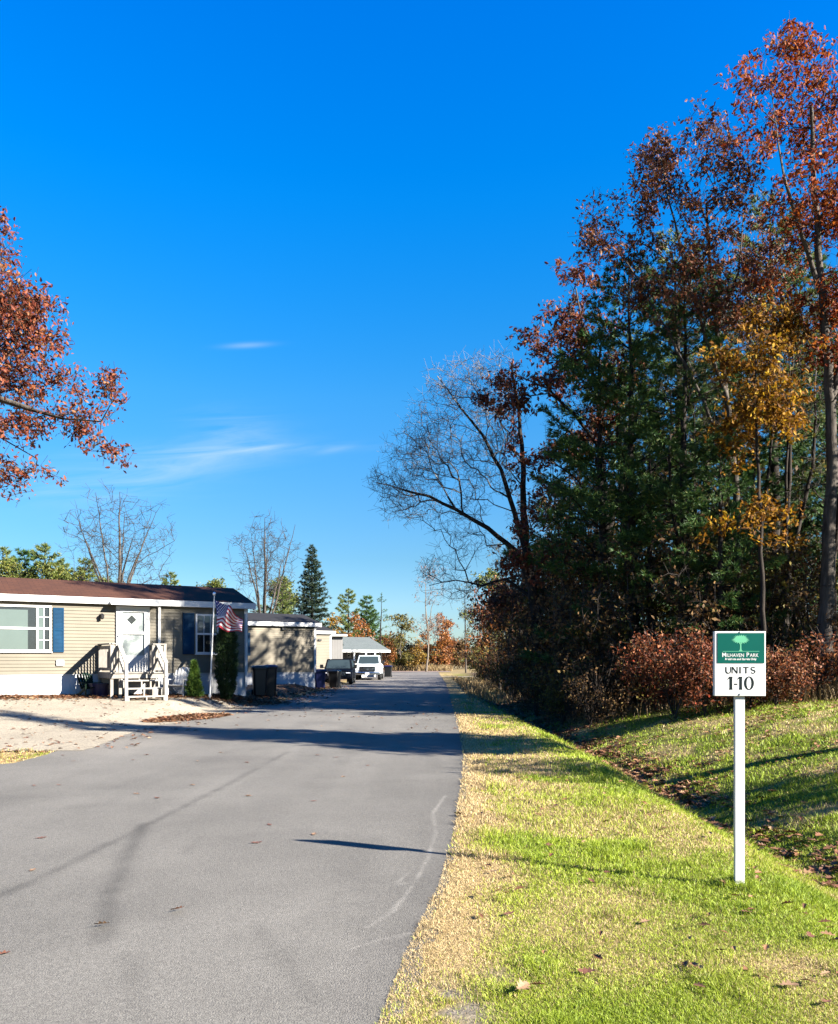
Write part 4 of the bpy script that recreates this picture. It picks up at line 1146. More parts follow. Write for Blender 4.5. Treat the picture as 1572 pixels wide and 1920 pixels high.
def vehicle(name, label, cat, loc, rz, paint, pickup=True, W=2.0, L=5.6, H=1.95, rack=False):
    """nose towards -y, origin on the ground under the nose"""
    r = empty(name, loc, rz, label=label, cat=cat)
    hw = W / 2; hood = 0.60 * H if pickup else 0.56 * H; belt = hood + 0.03; cabf = 0.30 * L; cabr = 0.66 * L if pickup else 0.98 * L
    zb = 0.24 * H
    def ring(y, zt, w, crown=0.04):
        a = w; return [(-a, y, zb), (a, y, zb), (a * 1.0, y, zb + 0.35 * (zt - zb)), (a * 0.985, y, zt - 0.10), (a * 0.90, y, zt - 0.015), (a * 0.5, y, zt + crown * 0.7), (0, y, zt + crown), (-a * 0.5, y, zt + crown * 0.7), (-a * 0.90, y, zt - 0.015), (-a * 0.985, y, zt - 0.10), (-a, y, zb + 0.35 * (zt - zb))]
    m = MB()
    rings = [ring(0.0, hood - 0.10, hw * 0.90), ring(0.10, hood - 0.04, hw * 0.95), ring(0.5, hood, hw), ring(cabf + 0.15, belt + 0.02, hw), ring(cabr, belt, hw), ring(L - 0.08, belt, hw * 0.98), ring(L, belt - 0.06, hw * 0.95)]
    m.add(*loft(rings)); body = m.build('body', paint, r, bevel=0.02)
    # cab
    m = MB(); tw = hw * 0.80; bw = hw * 0.95; ys, yt, ye, yr = cabf, cabf + 0.62, cabr - (0.28 if pickup else 0.55), cabr
    zt = H - 0.03
    b4 = [(-bw, ys, belt - 0.06), (bw, ys, belt - 0.06), (bw, yr, belt - 0.06), (-bw, yr, belt - 0.06)]
    t4 = [(-tw, yt, zt), (tw, yt, zt), (tw, ye, zt), (-tw, ye, zt)]
    m.add(b4 + t4, [(0, 1, 5, 4), (1, 2, 6, 5), (2, 3, 7, 6), (3, 0, 4, 7), (4, 5, 6, 7)]); m.build('cab', paint, r, bevel=0.05)
    def lerp(p, q, t): return tuple(p[i] + (q[i] - p[i]) * t for i in range(3))
    def quad_on(a, b, c, d, u0, u1, v0, v1, off):
        q = [lerp(lerp(a, b, u), lerp(d, c, u), v) for u, v in ((u0, v0), (u1, v0), (u1, v1), (u0, v1))]
        n = (Vector(q[1]) - Vector(q[0])).cross(Vector(q[3]) - Vector(q[0])).normalized() * off
        return [tuple(Vector(p) + n) for p in q], n
    g = MB(); q, n = quad_on(b4[0], b4[1], t4[1], t4[0], 0.06, 0.94, 0.14, 0.90, 0.012); g.prism(q, tuple(n * 0.3)); g.build('windshield', M['carglass'], r)
    for (i, j) in ((1, 2), (3, 0)):
        for u0, u1 in ((0.12, 0.48), (0.53, 0.88)):
            g = MB(); q, n = quad_on(b4[i], b4[j], t4[j], t4[i], u0, u1, 0.2, 0.86, 0.012); g.prism(q, tuple(n * 0.3)); g.build('side_window', M['carglass'], r)
    # face
    m = MB(); gz0, gz1 = zb + 0.20, hood - 0.14; gw = hw * 0.56
    m.box(-gw, gw, -0.035, 0.0, gz0, gz1); m.build('grille', M['black'], r, bevel=0.01)
    m = MB()
    m.box(-gw - 0.03, gw + 0.03, -0.055, -0.036, gz1 - 0.035, gz1 + 0.02); m.box(-gw - 0.03, gw + 0.03, -0.055, -0.036, gz0 - 0.02, gz0 + 0.03)
    m.box(-gw - 0.03, -gw + 0.03, -0.055, -0.036, gz0 + 0.03, gz1 - 0.035); m.box(gw - 0.03, gw + 0.03, -0.055, -0.036, gz0 + 0.03, gz1 - 0.035)
    for k in (0.36, 0.64): z = gz0 + (gz1 - gz0) * k; m.box(-gw + 0.03, gw - 0.03, -0.05, -0.036, z - 0.02, z + 0.02)
    m.lathe([(0.10, -0.052), (0.085, -0.07)], (0, 0, (gz0 + gz1) / 2), 14, 'y'); m.build('grille_trim', M['chrome'], r)
    for sx in (-1, 1):
        m = MB(); a, b = sorted((sx * (gw + 0.05), sx * hw * 0.90)); m.box(a, b, -0.03, 0.03, gz0 + 0.10, gz1 - 0.01); m.build('headlight', M['lens'], r, bevel=0.02)
        m = MB(); a, b = sorted((sx * (hw + 0.02), sx * (hw + 0.24))); m.box(a, b, cabf + 0.30, cabf + 0.40, belt + 0.06, belt + 0.30); m.bar((sx * hw * 0.93, cabf + 0.35, belt + 0.1), (sx * (hw + 0.05), cabf + 0.35, belt + 0.12), 0.05); m.build('mirror', M['black'], r, bevel=0.02)
    m = MB(); m.box(-hw * 0.97, hw * 0.97, -0.13, 0.08, zb - 0.06, zb + 0.15); m.build('bumper', M['chrome'] if pickup else paint, r, bevel=0.03)
    m = MB(); m.box(-0.16, 0.16, -0.143, -0.131, zb - 0.03, zb + 0.12); m.build('plate', M['white'], r)
    R = 0.40 if pickup else 0.35
    for sx in (-1, 1):
        for y in (0.95, L - 1.15):
            m = MB(); x = sx * (hw - 0.12)
            m.lathe([(R * 0.62, -0.13), (R * 0.92, -0.135), (R, -0.09), (R, 0.09), (R * 0.92, 0.135), (R * 0.62, 0.13)], (x, y, R), 22, 'x'); w = m.build('wheel', M['rubber'], r)
            m = MB(); m.lathe([(R * 0.60, -0.10), (R * 0.56, 0.132), (R * 0.2, 0.10)] if sx > 0 else [(R * 0.2, -0.10), (R * 0.56, -0.132), (R * 0.60, 0.10)], (x, y, R), 18, 'x'); m.build('rim', M['metal'], w)
            m = MB(); pts = []
            for k in range(9):
                an = math.pi * k / 8; pts.append((sx * (hw + 0.012), y + (R + 0.10) * math.cos(an), R + (R + 0.10) * math.sin(an)))
            m.prism(pts, (-sx * 0.02, 0, 0)); m.build('wheel_arch', M['black'], r)
    if pickup:
        m = MB(); m.box(-hw * 0.86, hw * 0.86, cabr + 0.10, L - 0.10, belt + 0.045, belt + 0.055); m.build('bed_floor', M['black'], r)
    if rack:
        m = MB(); z = H + 0.16
        for y in (yt + 0.05, ye): m.bar((-tw, y, z), (tw, y, z), 0.05); m.bar((-tw, y, H - 0.06), (-tw, y, z), 0.04); m.bar((tw, y, H - 0.06), (tw, y, z), 0.04)
        m.bar((-tw, yt, z + 0.05), (-tw, cabr + 1.6, z + 0.05), 0.05); m.bar((tw, yt, z + 0.05), (tw, cabr + 1.6, z + 0.05), 0.05)
        for sx in (-1, 1): m.bar((sx * tw, cabr + 1.5, belt), (sx * tw, cabr + 1.5, z + 0.05), 0.05)
        m.build('ladder_rack', M['black'], r)
    return r


vehicle('pickup_truck', 'silver pickup truck with dark grille parked facing us at the road edge', 'pickup truck', ((689 - CX) / F * 64, 64, 0.0), 0.0, M['silver'], True, 2.02, 5.7, 1.93, True)
vehicle('parked_car', 'dark navy car parked in shade just left of the silver pickup', 'car', ((631 - CX) / F * 52, 52, 0.02), 0.02, M['navy'], False, 1.9, 4.7, 1.62)


# ------------------------------------------------------------------ wheeled bins
def bin_(label, px, D, body, lid, h=1.08, w=0.60, rz=0.0, dx=0.0):
    x = (px - CX) / F * D; r = empty('wheeled_bin', (x, D, float(T(x, D))), rz, label=label, cat='bin')
    m = MB(); a, b = w * 0.40, w * 0.5; d0, d1 = w * 0.45, w * 0.56; z0, z1 = 0.05, h * 0.90
    def rr(s, t, z, c=0.06): return [(-s + c, -t, z), (s - c, -t, z), (s, -t + c, z), (s, t - c, z), (s - c, t, z), (-s + c, t, z), (-s, t - c, z), (-s, -t + c, z)]
    m.add(*loft([rr(a, d0, z0), rr(b * 0.97, d1 * 0.97, z1 - 0.06), rr(b + 0.015, d1 + 0.015, z1 - 0.05), rr(b + 0.015, d1 + 0.015, z1)])); m.build('body', body, r, bevel=0.008)
    m = MB(); m.add(*loft([rr(b + 0.03, d1 + 0.035, z1 + 0.004), rr(b + 0.03, d1 + 0.035, z1 + 0.035), rr(b * 0.86, d1 * 0.86, z1 + 0.085), rr(b * 0.4, d1 * 0.4, z1 + 0.10)])); l = m.build('lid', lid, r, bevel=0.006)
    m = MB(); m.bar((-b * 0.8, d1 + 0.09, z1 - 0.02), (b * 0.8, d1 + 0.09, z1 - 0.02), 0.03)
    for sx in (-1, 1): m.bar((sx * b * 0.8, d1, z1 - 0.03), (sx * b * 0.8, d1 + 0.1, z1 - 0.02), 0.035)
    m.build('handle', body, r)
    for sx in (-1, 1):
        m = MB(); m.lathe([(0.05, -0.03), (0.125, -0.03), (0.125, 0.03), (0.05, 0.03)], (sx * (a + 0.02), d0 + 0.02, 0.125), 16, 'x'); m.build('wheel', M['rubber'], r)
    return r


bin_('black wheeled bin with closed black lid nearest the cream home', 487, 31.6, M['binblack'], M['binblack'], 1.18, 0.56, 0.3)
bin_('black wheeled bin with bright blue lid beside an all-black bin', 506, 32.6, M['binblack'], M['binblue'], 1.27, 0.58, 0.15)
bin_('all-blue wheeled bin by the corner of the tan home', 600, 45.0, M['binblue'], M['binblue'], 1.05, 0.62, 0.2)
bin_('short black wheeled bin standing in front of the dark parked car', 628, 46.5, M['binblack'], M['binblack'], 1.0, 0.6, -0.2)
bin_('black wheeled bin squeezed between the dark car and the silver pickup', 658, 57.0, M['binblack'], M['binblack'], 1.05, 0.6, 0.0)
bin_('dark bin standing alone just right of the silver pickup', 728, 74.0, M['binblack'], M['binblue'], 1.05, 0.72, 0.0)

# ------------------------------------------------------------------ the sign
def text_mesh(txt, size, bold=0.0, sp=1.0, xs=1.0, al='CENTER'):
    cu = bpy.data.curves.new('lettering', 'FONT'); cu.body = txt; cu.size = size; cu.align_x = al; cu.offset = bold; cu.space_character = sp
    o = bpy.data.objects.new('lettering', cu); COL.objects.link(o)
    dg = bpy.context.evaluated_depsgraph_get(); dg.update()
    me = bpy.data.meshes.new_from_object(o.evaluated_get(dg)); bpy.data.objects.remove(o)
    v = [Vector((p.co.x * xs, 0, p.co.y)) for p in me.vertices]; f = [list(p.vertices) for p in me.polygons]
    return v, f


def make_sign():
    D = 5.9; x = (1388 - CX) / F * D; z = float(T(x, D))
    top = CH + (HY - 1184) / F * D; bot = CH + (HY - 1305) / F * D; W = 0.351
    r = empty('park_sign', (x, D, z), -0.07, label='small white and green sign reading units 1-10 on a white post', cat='sign')
    top -= z; bot -= z
    m = MB(); m.box(-0.034, 0.034, 0.0, 0.034, -0.3, bot + 0.03); m.box(-0.034, 0.034, 0.024, 0.058, bot + 0.031, top - 0.05); m.build('post', M['sign_white'], r, bevel=0.004)
    c = 0.012; dx = -0.005
    m = MB(); m.box(dx - W / 2, dx + W / 2, -0.020, 0.022, bot, top); bd = m.build('board', M['sign_white'], r, bevel=0.003)
    yf = -0.0235
    gx0, gx1 = dx - 0.155, dx + 0.165; gz1 = top - 0.012; gz0 = top - 0.222
    m = MB(); m.box(gx0, gx1, yf, -0.0195, gz0, gz1); m.build('green_panel', M['sign_green'], bd)
    cx = (gx0 + gx1) / 2 - 0.002; y = yf - 0.0008
    def flat(vs, fs, mm, nm): q = MB(); q.add([(v[0], v[1], v[2]) for v in vs], fs); return q.build(nm, M[mm], bd)
    # tree emblem: ragged crown and flared trunk above a line
    rng = random.Random(4); cz = gz1 - 0.044; ring = []
    for i in range(44):
        t = 2 * math.pi * i / 44; k = 1.04 if i % 2 == 0 else 0.72; k *= rng.uniform(0.92, 1.06)
        ring.append((cx + 0.058 * k * math.cos(t) * (1.05 if math.sin(t) < 0.1 else 0.95), y, cz + 0.033 * k * math.sin(t)))
    vs = [(cx, y, cz)] + ring; fs = [(0, 1 + i, 1 + (i + 1) % 44) for i in range(44)]
    lz = gz0 + 0.083
    k = len(vs); vs += [(cx - 0.013, y, lz), (cx + 0.013, y, lz), (cx + 0.005, y, lz + 0.012), (cx + 0.004, y, cz - 0.02), (cx - 0.004, y, cz - 0.02), (cx - 0.005, y, lz + 0.012)]; fs.append(tuple(range(k, k + 6)))
    k = len(vs); vs += [(gx0 + 0.035, y, lz - 0.003), (gx1 - 0.035, y, lz - 0.003), (gx1 - 0.035, y, lz), (gx0 + 0.035, y, lz)]; fs.append(tuple(range(k, k + 4)))
    flat(vs, fs, 'mint', 'tree_emblem')
    L = []; Fc = []
    def put(txt, size, x0, z0, bold=0.0, xs=1.0, sp=1.0):
        v, f = text_mesh(txt, size, bold, sp, xs); o_ = len(L)
        L.extend((p.x + x0, y, p.z + z0) for p in v); Fc.extend([[i + o_ for i in q] for q in f])
    zt = lz - 0.040
    runs = [('M', 0.043), ('ILHAVEN', 0.034), (' ', 0.034), ('P', 0.043), ('ARK', 0.034)]; parts = []; pen = 0.0
    for t_, sz in runs:
        if t_ == ' ': pen += 0.014; continue
        v, f = text_mesh(t_, sz, 0.0002, 1.0, 0.90, 'LEFT'); lo = min(p.x for p in v); hi = max(p.x for p in v)
        parts.append((v, f, pen - lo)); pen += hi - lo + 0.0045
    for v, f, o in parts:
        o_ = len(L); L.extend((p.x + o + cx - pen / 2, y, p.z + zt) for p in v); Fc.extend([[i + o_ for i in q] for q in f])
    put('Residents and Guests Only', 0.0195, cx, zt - 0.022, 0.0006)
    flat(L, Fc, 'sign_white', 'lettering')
    L.clear(); Fc.clear()
    # UNITS and 1-10 in flared, thick-and-thin letters
    y = -0.0208
    ux = dx + 0.004; zu = gz0 - 0.073; h = 0.045
    def stem(x0, w, z0, z1, fl=1.3):
        o_ = len(L); mdl = (z0 + z1) / 2
        L.extend([(x0 - w * fl / 2, y, z0), (x0 + w * fl / 2, y, z0), (x0 + w / 2, y, z0 + (z1 - z0) * .15), (x0 + w / 2, y, z1 - (z1 - z0) * .15), (x0 + w * fl / 2, y, z1), (x0 - w * fl / 2, y, z1), (x0 - w / 2, y, z1 - (z1 - z0) * .15), (x0 - w / 2, y, z0 + (z1 - z0) * .15)])
        Fc.append(list(range(o_, o_ + 8)))
    def band(pts, ws):
        o_ = len(L); n = len(pts)
        for i, (a, b) in enumerate(pts):
            p0 = pts[max(0, i - 1)]; p1 = pts[min(n - 1, i + 1)]; tx, tz = p1[0] - p0[0], p1[1] - p0[1]; l_ = math.hypot(tx, tz) or 1
            L.append((a - tz / l_ * ws[i] / 2, y, b + tx / l_ * ws[i] / 2)); L.append((a + tz / l_ * ws[i] / 2, y, b - tx / l_ * ws[i] / 2))
        for i in range(n - 1): Fc.append([o_ + 2 * i, o_ + 2 * i + 1, o_ + 2 * i + 3, o_ + 2 * i + 2])
    tw, nw = 0.0098, 0.0070
    # U
    x0 = ux - 0.085; pts = [(x0 - 0.016, zu + h)] + [(x0 + 0.016 * math.cos(t), zu + 0.016 + 0.015 * math.sin(t)) for t in np.linspace(math.pi, 2 * math.pi, 9)] + [(x0 + 0.016, zu + h)]
    band(pts, [tw] * 5 + [nw] * 6)
    # N
    x0 = ux - 0.041; stem(x0 - 0.017, nw, zu, zu + h); stem(x0 + 0.017, nw, zu, zu + h); band([(x0 - 0.017, zu + h), (x0 + 0.017, zu)], [tw, tw])
    stem(ux - 0.004, tw, zu, zu + h)                                     # I
    x0 = ux + 0.036; stem(x0, tw, zu, zu + h - 0.004); band([(x0 - 0.019, zu + h - 0.003), (x0 + 0.019, zu + h - 0.003)], [nw, nw])   # T
    x0 = ux + 0.084; zc = zu + h / 2                                     # S
    pts = [(x0 + 0.0125 * math.cos(t), zc + h * 0.245 + h * 0.24 * math.sin(t)) for t in np.linspace(0.35, math.pi * 1.35, 9)] + [(x0 - 0.0135 * math.cos(t), zc - h * 0.245 - h * 0.24 * math.sin(t)) for t in np.linspace(math.pi * 1.25, 0.35, 9)]
    band(pts, [nw, nw, nw, nw, nw, nw + .001, tw - .001, tw, tw, tw, tw, tw - .001, nw, nw, nw, nw, nw, nw])
    zn = bot + 0.044; H = 0.092; T_ = 0.0195
    def one(x0): stem(x0, T_, zn, zn + H, 1.25); o_ = len(L); L.extend([(x0 - T_ * 0.5, y - 0.0002, zn + H), (x0 - T_ * 1.25, y - 0.0002, zn + H * 0.80), (x0 - T_ * 1.2, y - 0.0002, zn + H * 0.76), (x0 - T_ * 0.45, y - 0.0002, zn + H * 0.86)]); Fc.append(list(range(o_, o_ + 4)))
    one(ux - 0.067); one(ux + 0.0)
    band([(ux - 0.046, zn + H * 0.42), (ux - 0.022, zn + H * 0.42)], [0.009, 0.009])
    x0 = ux + 0.057; n = 36; o_ = len(L)
    for i in range(n):
        t = 2 * math.pi * i / n; L.append((x0 + 0.034 * math.cos(t), y, zn + H / 2 + (H / 2 + 0.002) * math.sin(t))); L.append((x0 + 0.0165 * math.cos(t), y, zn + H / 2 + (H / 2 - 0.005) * math.sin(t)))
    for i in range(n): j = (i + 1) % n; Fc.append([o_ + 2 * i, o_ + 2 * j, o_ + 2 * j + 1, o_ + 2 * i + 1])
    flat(L, Fc, 'ink', 'unit_numbers')
    for z_ in (bot + 0.014, top - 0.0065):
        m = MB(); m.lathe([(0.0065, -0.0205), (0.0065, -0.0245), (0.003, -0.0255)], (dx, 0, z_), 10, 'y'); m.build('screw', M['metal'], bd)


make_sign()
# ------------------------------------------------------------------ trees seen close to
def zg(x, y): return float(T(x, y))


def hero(name, D, trunk, rad, ells, n, label, limbs=(), lr=(), depth=1.0, bf=0.3, zmin=None, seed=1, sag=0.0, wob=0.07, base=None, cat='tree', clump=3.5, cs=0.2, **k):
    tl = pix_line(trunk, D)
    b = base if base is not None else tl[0]; b = np.array(b, float); b[2] = zg(b[0], b[1]) - 0.1
    lines = [[b] + tl[1:]] + [pix_line(l, D) for l in limbs]
    sk = Skel(lines, [rad] + list(lr), seed)
    rng = np.random.default_rng(seed + 7)
    E_ = pix_ells(ells, D, depth, seed=seed)
    sk.grow(sample_ell(rng, E_, n, clump, cs), bf=bf, zmin=zmin, sag=sag, wob=wob)
    return build_tree(name, sk, label, cat, seed=seed, **k)


# the tall red oak at the right-hand edge
hero('oak_tree', 21.0, [(1545, 1290), (1552, 1100, .1), (1561, 900, .2), (1558, 760, .2), (1546, 600, .1), (1534, 470), (1526, 330), (1522, 200)], (0.21, 0.045),
     [(1500, 135, 52, 52), (1455, 180, 55, 40), (1545, 205, 80, 85), (1405, 168, 30, 30), (1400, 98, 11, 13), (1478, 260, 80, 65), (1560, 330, 90, 100), (1425, 250, 35, 30), (1500, 400, 80, 80),
      (1570, 500, 80, 110), (1470, 480, 55, 60), (1600, 650, 80, 110), (1540, 125, 36, 34), (1650, 300, 90, 180), (1670, 520, 90, 150), (1620, 160, 50, 60), (1500, 560, 60, 50), (1480, 92, 24, 26), (1478, 95, 22, 24), (1505, 88, 22, 18), (1400, 102, 8, 10), (1555, 105, 18, 18)],
     900, 'tallest tree with bright red leaves at the right edge of the woods', limbs=[[(1558, 760), (1590, 640, .4), (1620, 500, .6), (1640, 330, .8)], [(1540, 540), (1500, 430, -.4), (1470, 330, -.6), (1455, 230, -.7)]],
     lr=[(0.10, 0.03), (0.07, 0.02)], leafm='l_red', per_tip=15, lsize=0.118, spread=0.20, bf=0.28, depth=1.1, seed=11, tip=0.005, bark='bark', cap=0.06)

# the broad maroon oak in the middle of the wood's edge
hero('oak_tree', 23.5, [(1388, 1190), (1384, 1000, .2), (1378, 880), (1362, 740, -.1), (1345, 620), (1332, 500, .2), (1325, 380)], (0.145, 0.035),
     [(1270, 265, 85, 42), (1225, 305, 42, 36), (1350, 270, 55, 50), (1205, 350, 30, 40), (1300, 350, 95, 60), (1390, 360, 55, 60), (1220, 400, 60, 60), (1330, 450, 100, 70), (1180, 470, 60, 50),
      (1140, 400, 45, 45), (1122, 448, 36, 30), (1410, 480, 60, 60), (1280, 560, 90, 70), (1420, 590, 70, 60), (1200, 560, 60, 40), (1350, 560, 80, 60)],
     860, 'broad tree with thinning maroon leaves left of the tallest red one',
     limbs=[[(1362, 740), (1320, 620, -.4), (1285, 500, -.6), (1255, 380, -.8), (1240, 300, -.8)], [(1345, 620), (1385, 510, .5), (1395, 400, .7)], [(1378, 880), (1290, 690, -.5), (1215, 560, -.8), (1160, 460, -1.0)]],
     lr=[(0.06, 0.02), (0.045, 0.018), (0.055, 0.018)], leafm='l_rust', per_tip=12, lsize=0.118, spread=0.24, depth=1.1, seed=12, tip=0.005, cap=0.05)

# leaning oak with brown leaves, two stems, left part of the woods
hero('oak_tree', 27.0, [(1140, 1230), (1139, 1000), (1130, 850), (1118, 740), (1100, 640), (1080, 540)], (0.13, 0.025),
     [(1090, 520, 48, 40), (1055, 590, 45, 38), (1015, 640, 45, 45), (1100, 630, 60, 55), (985, 730, 55, 40), (930, 742, 42, 36), (1060, 720, 60, 45), (1135, 770, 34, 80), (1080, 850, 70, 50), (1000, 870, 55, 50),
      (1010, 960, 60, 50), (1150, 680, 40, 50), (1000, 1060, 60, 35), (960, 1060, 45, 22), (1045, 480, 18, 16)],
     640, 'two-stemmed tree with dark brown leaves against the sky', limbs=[[(1139, 1010), (1168, 900, .3), (1160, 800, .4), (1150, 690, .5)], [(1130, 850), (1080, 780, -.3), (1030, 730, -.5), (960, 700, -.7)], [(1139, 960), (1085, 900, -.4), (1010, 850, -.6)]],
     lr=[(0.11, 0.03), (0.07, 0.02), (0.06, 0.02)], leafm='l_maroon', per_tip=10, lsize=0.155, spread=0.22, depth=1.0, seed=13, tip=0.006, bark='bark_dark', cap=0.05)

# bare oak leaning over the verge
hero('bare_tree', 30.0, [(1012, 1262), (1006, 1150), (990, 1050), (982, 960), (980, 860), (972, 760), (960, 690)], (0.24, 0.03),
     [(790, 880, 62, 48), (742, 912, 50, 36), (822, 790, 62, 62), (870, 712, 78, 46), (850, 965, 75, 50), (930, 690, 50, 36), (930, 800, 60, 75), (820, 1075, 55, 40), (890, 890, 80, 70), (770, 960, 60, 28), (870, 1020, 60, 30), (905, 760, 70, 60), (830, 850, 70, 60), (860, 1110, 45, 24), (725, 905, 40, 34), (765, 850, 55, 45), (760, 930, 60, 40), (850, 730, 60, 50), (910, 690, 50, 34), (800, 830, 60, 60), (940, 860, 60, 70)],
     1500, 'bare tree stretching its fine branches out over the road verge',
     limbs=[[(998, 1090), (970, 1035, -.3), (915, 990, -.6), (855, 955, -.9), (805, 930, -1.1), (755, 918, -1.3), (705, 905, -1.4)], [(990, 1050), (965, 960, -.2), (940, 880, -.5), (905, 815, -.8), (860, 760, -1.0), (820, 705, -1.2)],
            [(1003, 1130), (950, 1085, .3), (905, 1098, .5), (855, 1088, .6), (805, 1098, .7)], [(855, 955), (810, 880, -1.2), (790, 820, -1.4)]],
     lr=[(0.12, 0.02), (0.11, 0.02), (0.06, 0.014), (0.04, 0.012)], leafm='l_maroon', leaf_frac=0.16, leaf_mask=lambda p: p[:, 0] > 3.0, per_tip=12, lsize=0.16, spread=0.25, bf=0.32, wob=0.03, clump=1, depth=0.9, seed=14, tip=0.0062, ntw=4, tw=0.5, bark='bark_dark', twigm='twig_pale', cap=0.03, sag=-0.04, twr=0.004)

# golden understorey tree
hero('maple_tree', 20.4, [(1432, 1200), (1428, 1000), (1420, 850), (1416, 720), (1420, 610)], (0.075, 0.02),
     [(1420, 792, 101, 30), (1368, 820, 50, 26), (1492, 806, 48, 16), (1445, 745, 69, 30), (1430, 690, 57, 24), (1400, 668, 50, 22), (1452, 600, 71, 20), (1408, 985, 82, 16), (1445, 958, 39, 22), (1388, 874, 29, 10), (1440, 1000, 34, 14), (1470, 640, 46, 16)],
     230, 'slender tree with golden yellow leaves in flat layers above the sign', leafm='l_gold', per_tip=24, lsize=0.125, spread=0.17, depth=0.6, cs=0.22, seed=15, tip=0.004, bark='bark_dark', cap=0.02, zmin=1.5, droop=-0.2)

# red oak reaching in from the left
hero('oak_tree', 14.0, [(-260, 1400), (-255, 1100), (-250, 900), (-235, 740), (-215, 600), (-200, 470)], (0.24, 0.06),
     [(-50, 492, 62, 90), (-10, 412, 22, 32), (10, 552, 70, 55), (5, 632, 90, 60), (72, 610, 44, 40), (-90, 632, 100, 110), (40, 712, 95, 45), (120, 734, 52, 34), (192, 734, 34, 20), (165, 792, 46, 36), (198, 840, 20, 32), (80, 792, 80, 46), (-10, 792, 80, 60), (20, 872, 50, 34), (-20, 897, 30, 18), (142, 872, 16, 16), (60, 564, 36, 30),
      (-200, 552, 110, 170), (-350, 592, 110, 170), (-260, 412, 100, 90), (-360, 792, 110, 80)],
     1000, 'red-leaved tree reaching in over the lawn from beyond the left edge', limbs=[[(-235, 760), (-120, 730, -.2), (0, 748, -.3), (60, 768, -.4), (120, 785, -.5), (190, 790, -.6)], [(-230, 700), (-120, 620, .2), (-30, 560, .3), (30, 500, .4)], [(-240, 800), (-120, 800, .4), (0, 820, .7), (70, 860, .8)]],
     lr=[(0.10, 0.012), (0.08, 0.012), (0.06, 0.01)], leafm='l_redbrown', per_tip=24, lsize=0.078, spread=0.17, bf=0.25, cs=0.17, depth=1.0, seed=16, tip=0.004, cap=0.03, ntw=5, tw=0.33)


# ------------------------------------------------------------------ reusable kinds
def decid(name, h, c0, wid, n, label, leafm, seed=0, per_tip=10, lsize=0.16, bark='bark', vase=1.0, tip=0.008, oak=False, bf=0.25, stems=1, group=None, cat='tree', tall=1.0, lf=1.0, **k):
    rng = np.random.default_rng(seed); lines = []; rad = []
    r0 = 0.0085 * h + 0.02
    top = np.array([rng.normal(0, .035) * h, rng.normal(0, .035) * h, h * 0.86])
    lines.append([np.array([0, 0, -0.15]), np.array([rng.normal(0, .018) * h, rng.normal(0, .018) * h, h * 0.3]), top * np.array([.6, .6, .66]), top]); rad.append((r0, 0.02))
    for s_ in range(stems - 1):
        a = rng.uniform(0, 6.28); zz = rng.uniform(0.12, 0.35) * h; rr = wid * 0.5
        lines.append([np.array([0, 0, zz]), np.array([rr * .4 * math.cos(a), rr * .4 * math.sin(a), zz + .25 * h]), np.array([rr * math.cos(a), rr * math.sin(a), h * rng.uniform(.72, .92)])]); rad.append((r0 * 0.5, 0.015))
    E_ = []
    for i in range(11):
        t = rng.uniform(0, 1); z = h * (c0 + (1 - c0) * (0.08 + 0.86 * t)); w = wid * (math.sin(math.pi * (0.18 + 0.72 * t ** vase)) ** 0.8)
        a = rng.uniform(0, 6.28); q = w * rng.uniform(0.2, 0.75)
        r = wid * rng.uniform(0.28, 0.5); E_.append((np.array([q * math.cos(a), q * math.sin(a), z]), np.array([r, r, r * 0.75 * tall]), r * r))
    E_.append((np.array([0, 0, h * 0.93]), np.array([wid * .3, wid * .3, h * .07]), wid * wid * 0.1))
    sk = Skel(lines, rad, seed); sk.grow(sample_ell(rng, E_, n, 2.0), bf=bf, zmin=h * c0 * 0.6)
    return build_tree(name, sk, label, cat, leafm=leafm, per_tip=per_tip, lsize=lsize, spread=0.32, oak=oak, seed=seed, bark=bark, tip=tip, cap=0.05, group=group, leaf_frac=lf, **k)


def place(src, x, y, rz=0.0, sc=1.0, first=False, label=None, group=None, dz=0.0):
    loc = (x, y, zg(x, y) + dz)
    if first:
        src.location = loc; src.rotation_euler = (0, 0, rz); src.scale = (sc, sc, sc)
        if label: src['label'] = label
        return src
    return copy_tree(src, loc, rz, sc, label, group)


def at_px(px, D): return (px - CX) / F * D


GW = 'white pines standing among the woods'; GD = 'brown-leaved trees deep in the woods'; GB = 'thin bare trunks in the dark woods'
LW = 'dark green pine standing in among the leafy trees of the woods'
LD = 'tree with sparse brown leaves deep in the shaded woods'
LB = 'thin nearly leafless trunk deep in the shaded woods'
pineA = conifer('pine_tree', 15.0, 0.30, 3.3, 'dark bushy pine filling the middle of the woods behind the maroon tree', 'pine tree', seed=21, nn=18)
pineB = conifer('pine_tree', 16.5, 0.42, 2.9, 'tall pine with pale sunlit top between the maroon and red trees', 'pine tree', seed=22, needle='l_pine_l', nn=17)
pineC = conifer('pine_tree', 10.0, 0.10, 2.9, 'low dark pine with drooping boughs below the brown-leaved tree', 'pine tree', seed=23, nn=18)
place(pineA, at_px(1190, 24.6), 24.6, 0.4, 0.87, True)
place(pineB, at_px(1440, 27.5), 27.5, 2.0, 0.97, True)
place(pineC, at_px(1075, 31), 31, 1.0, 0.72, True)
dB = decid('oak_tree', 13.5, 0.30, 2.8, 260, LD, 'l_brown', seed=31, per_tip=14, lsize=0.17, bark='bark_dark', stems=3, group=GD)
dM = decid('oak_tree', 12.0, 0.25, 2.6, 240, LD, 'l_maroon', seed=32, per_tip=14, lsize=0.17, bark='bark_dark', stems=2, group=GD)
dT = decid('bare_tree', 13.0, 0.45, 1.7, 170, LB, 'l_brown', seed=33, per_tip=3, lsize=0.15, bark='bark_dark', stems=2, lf=0.4, group=GB)
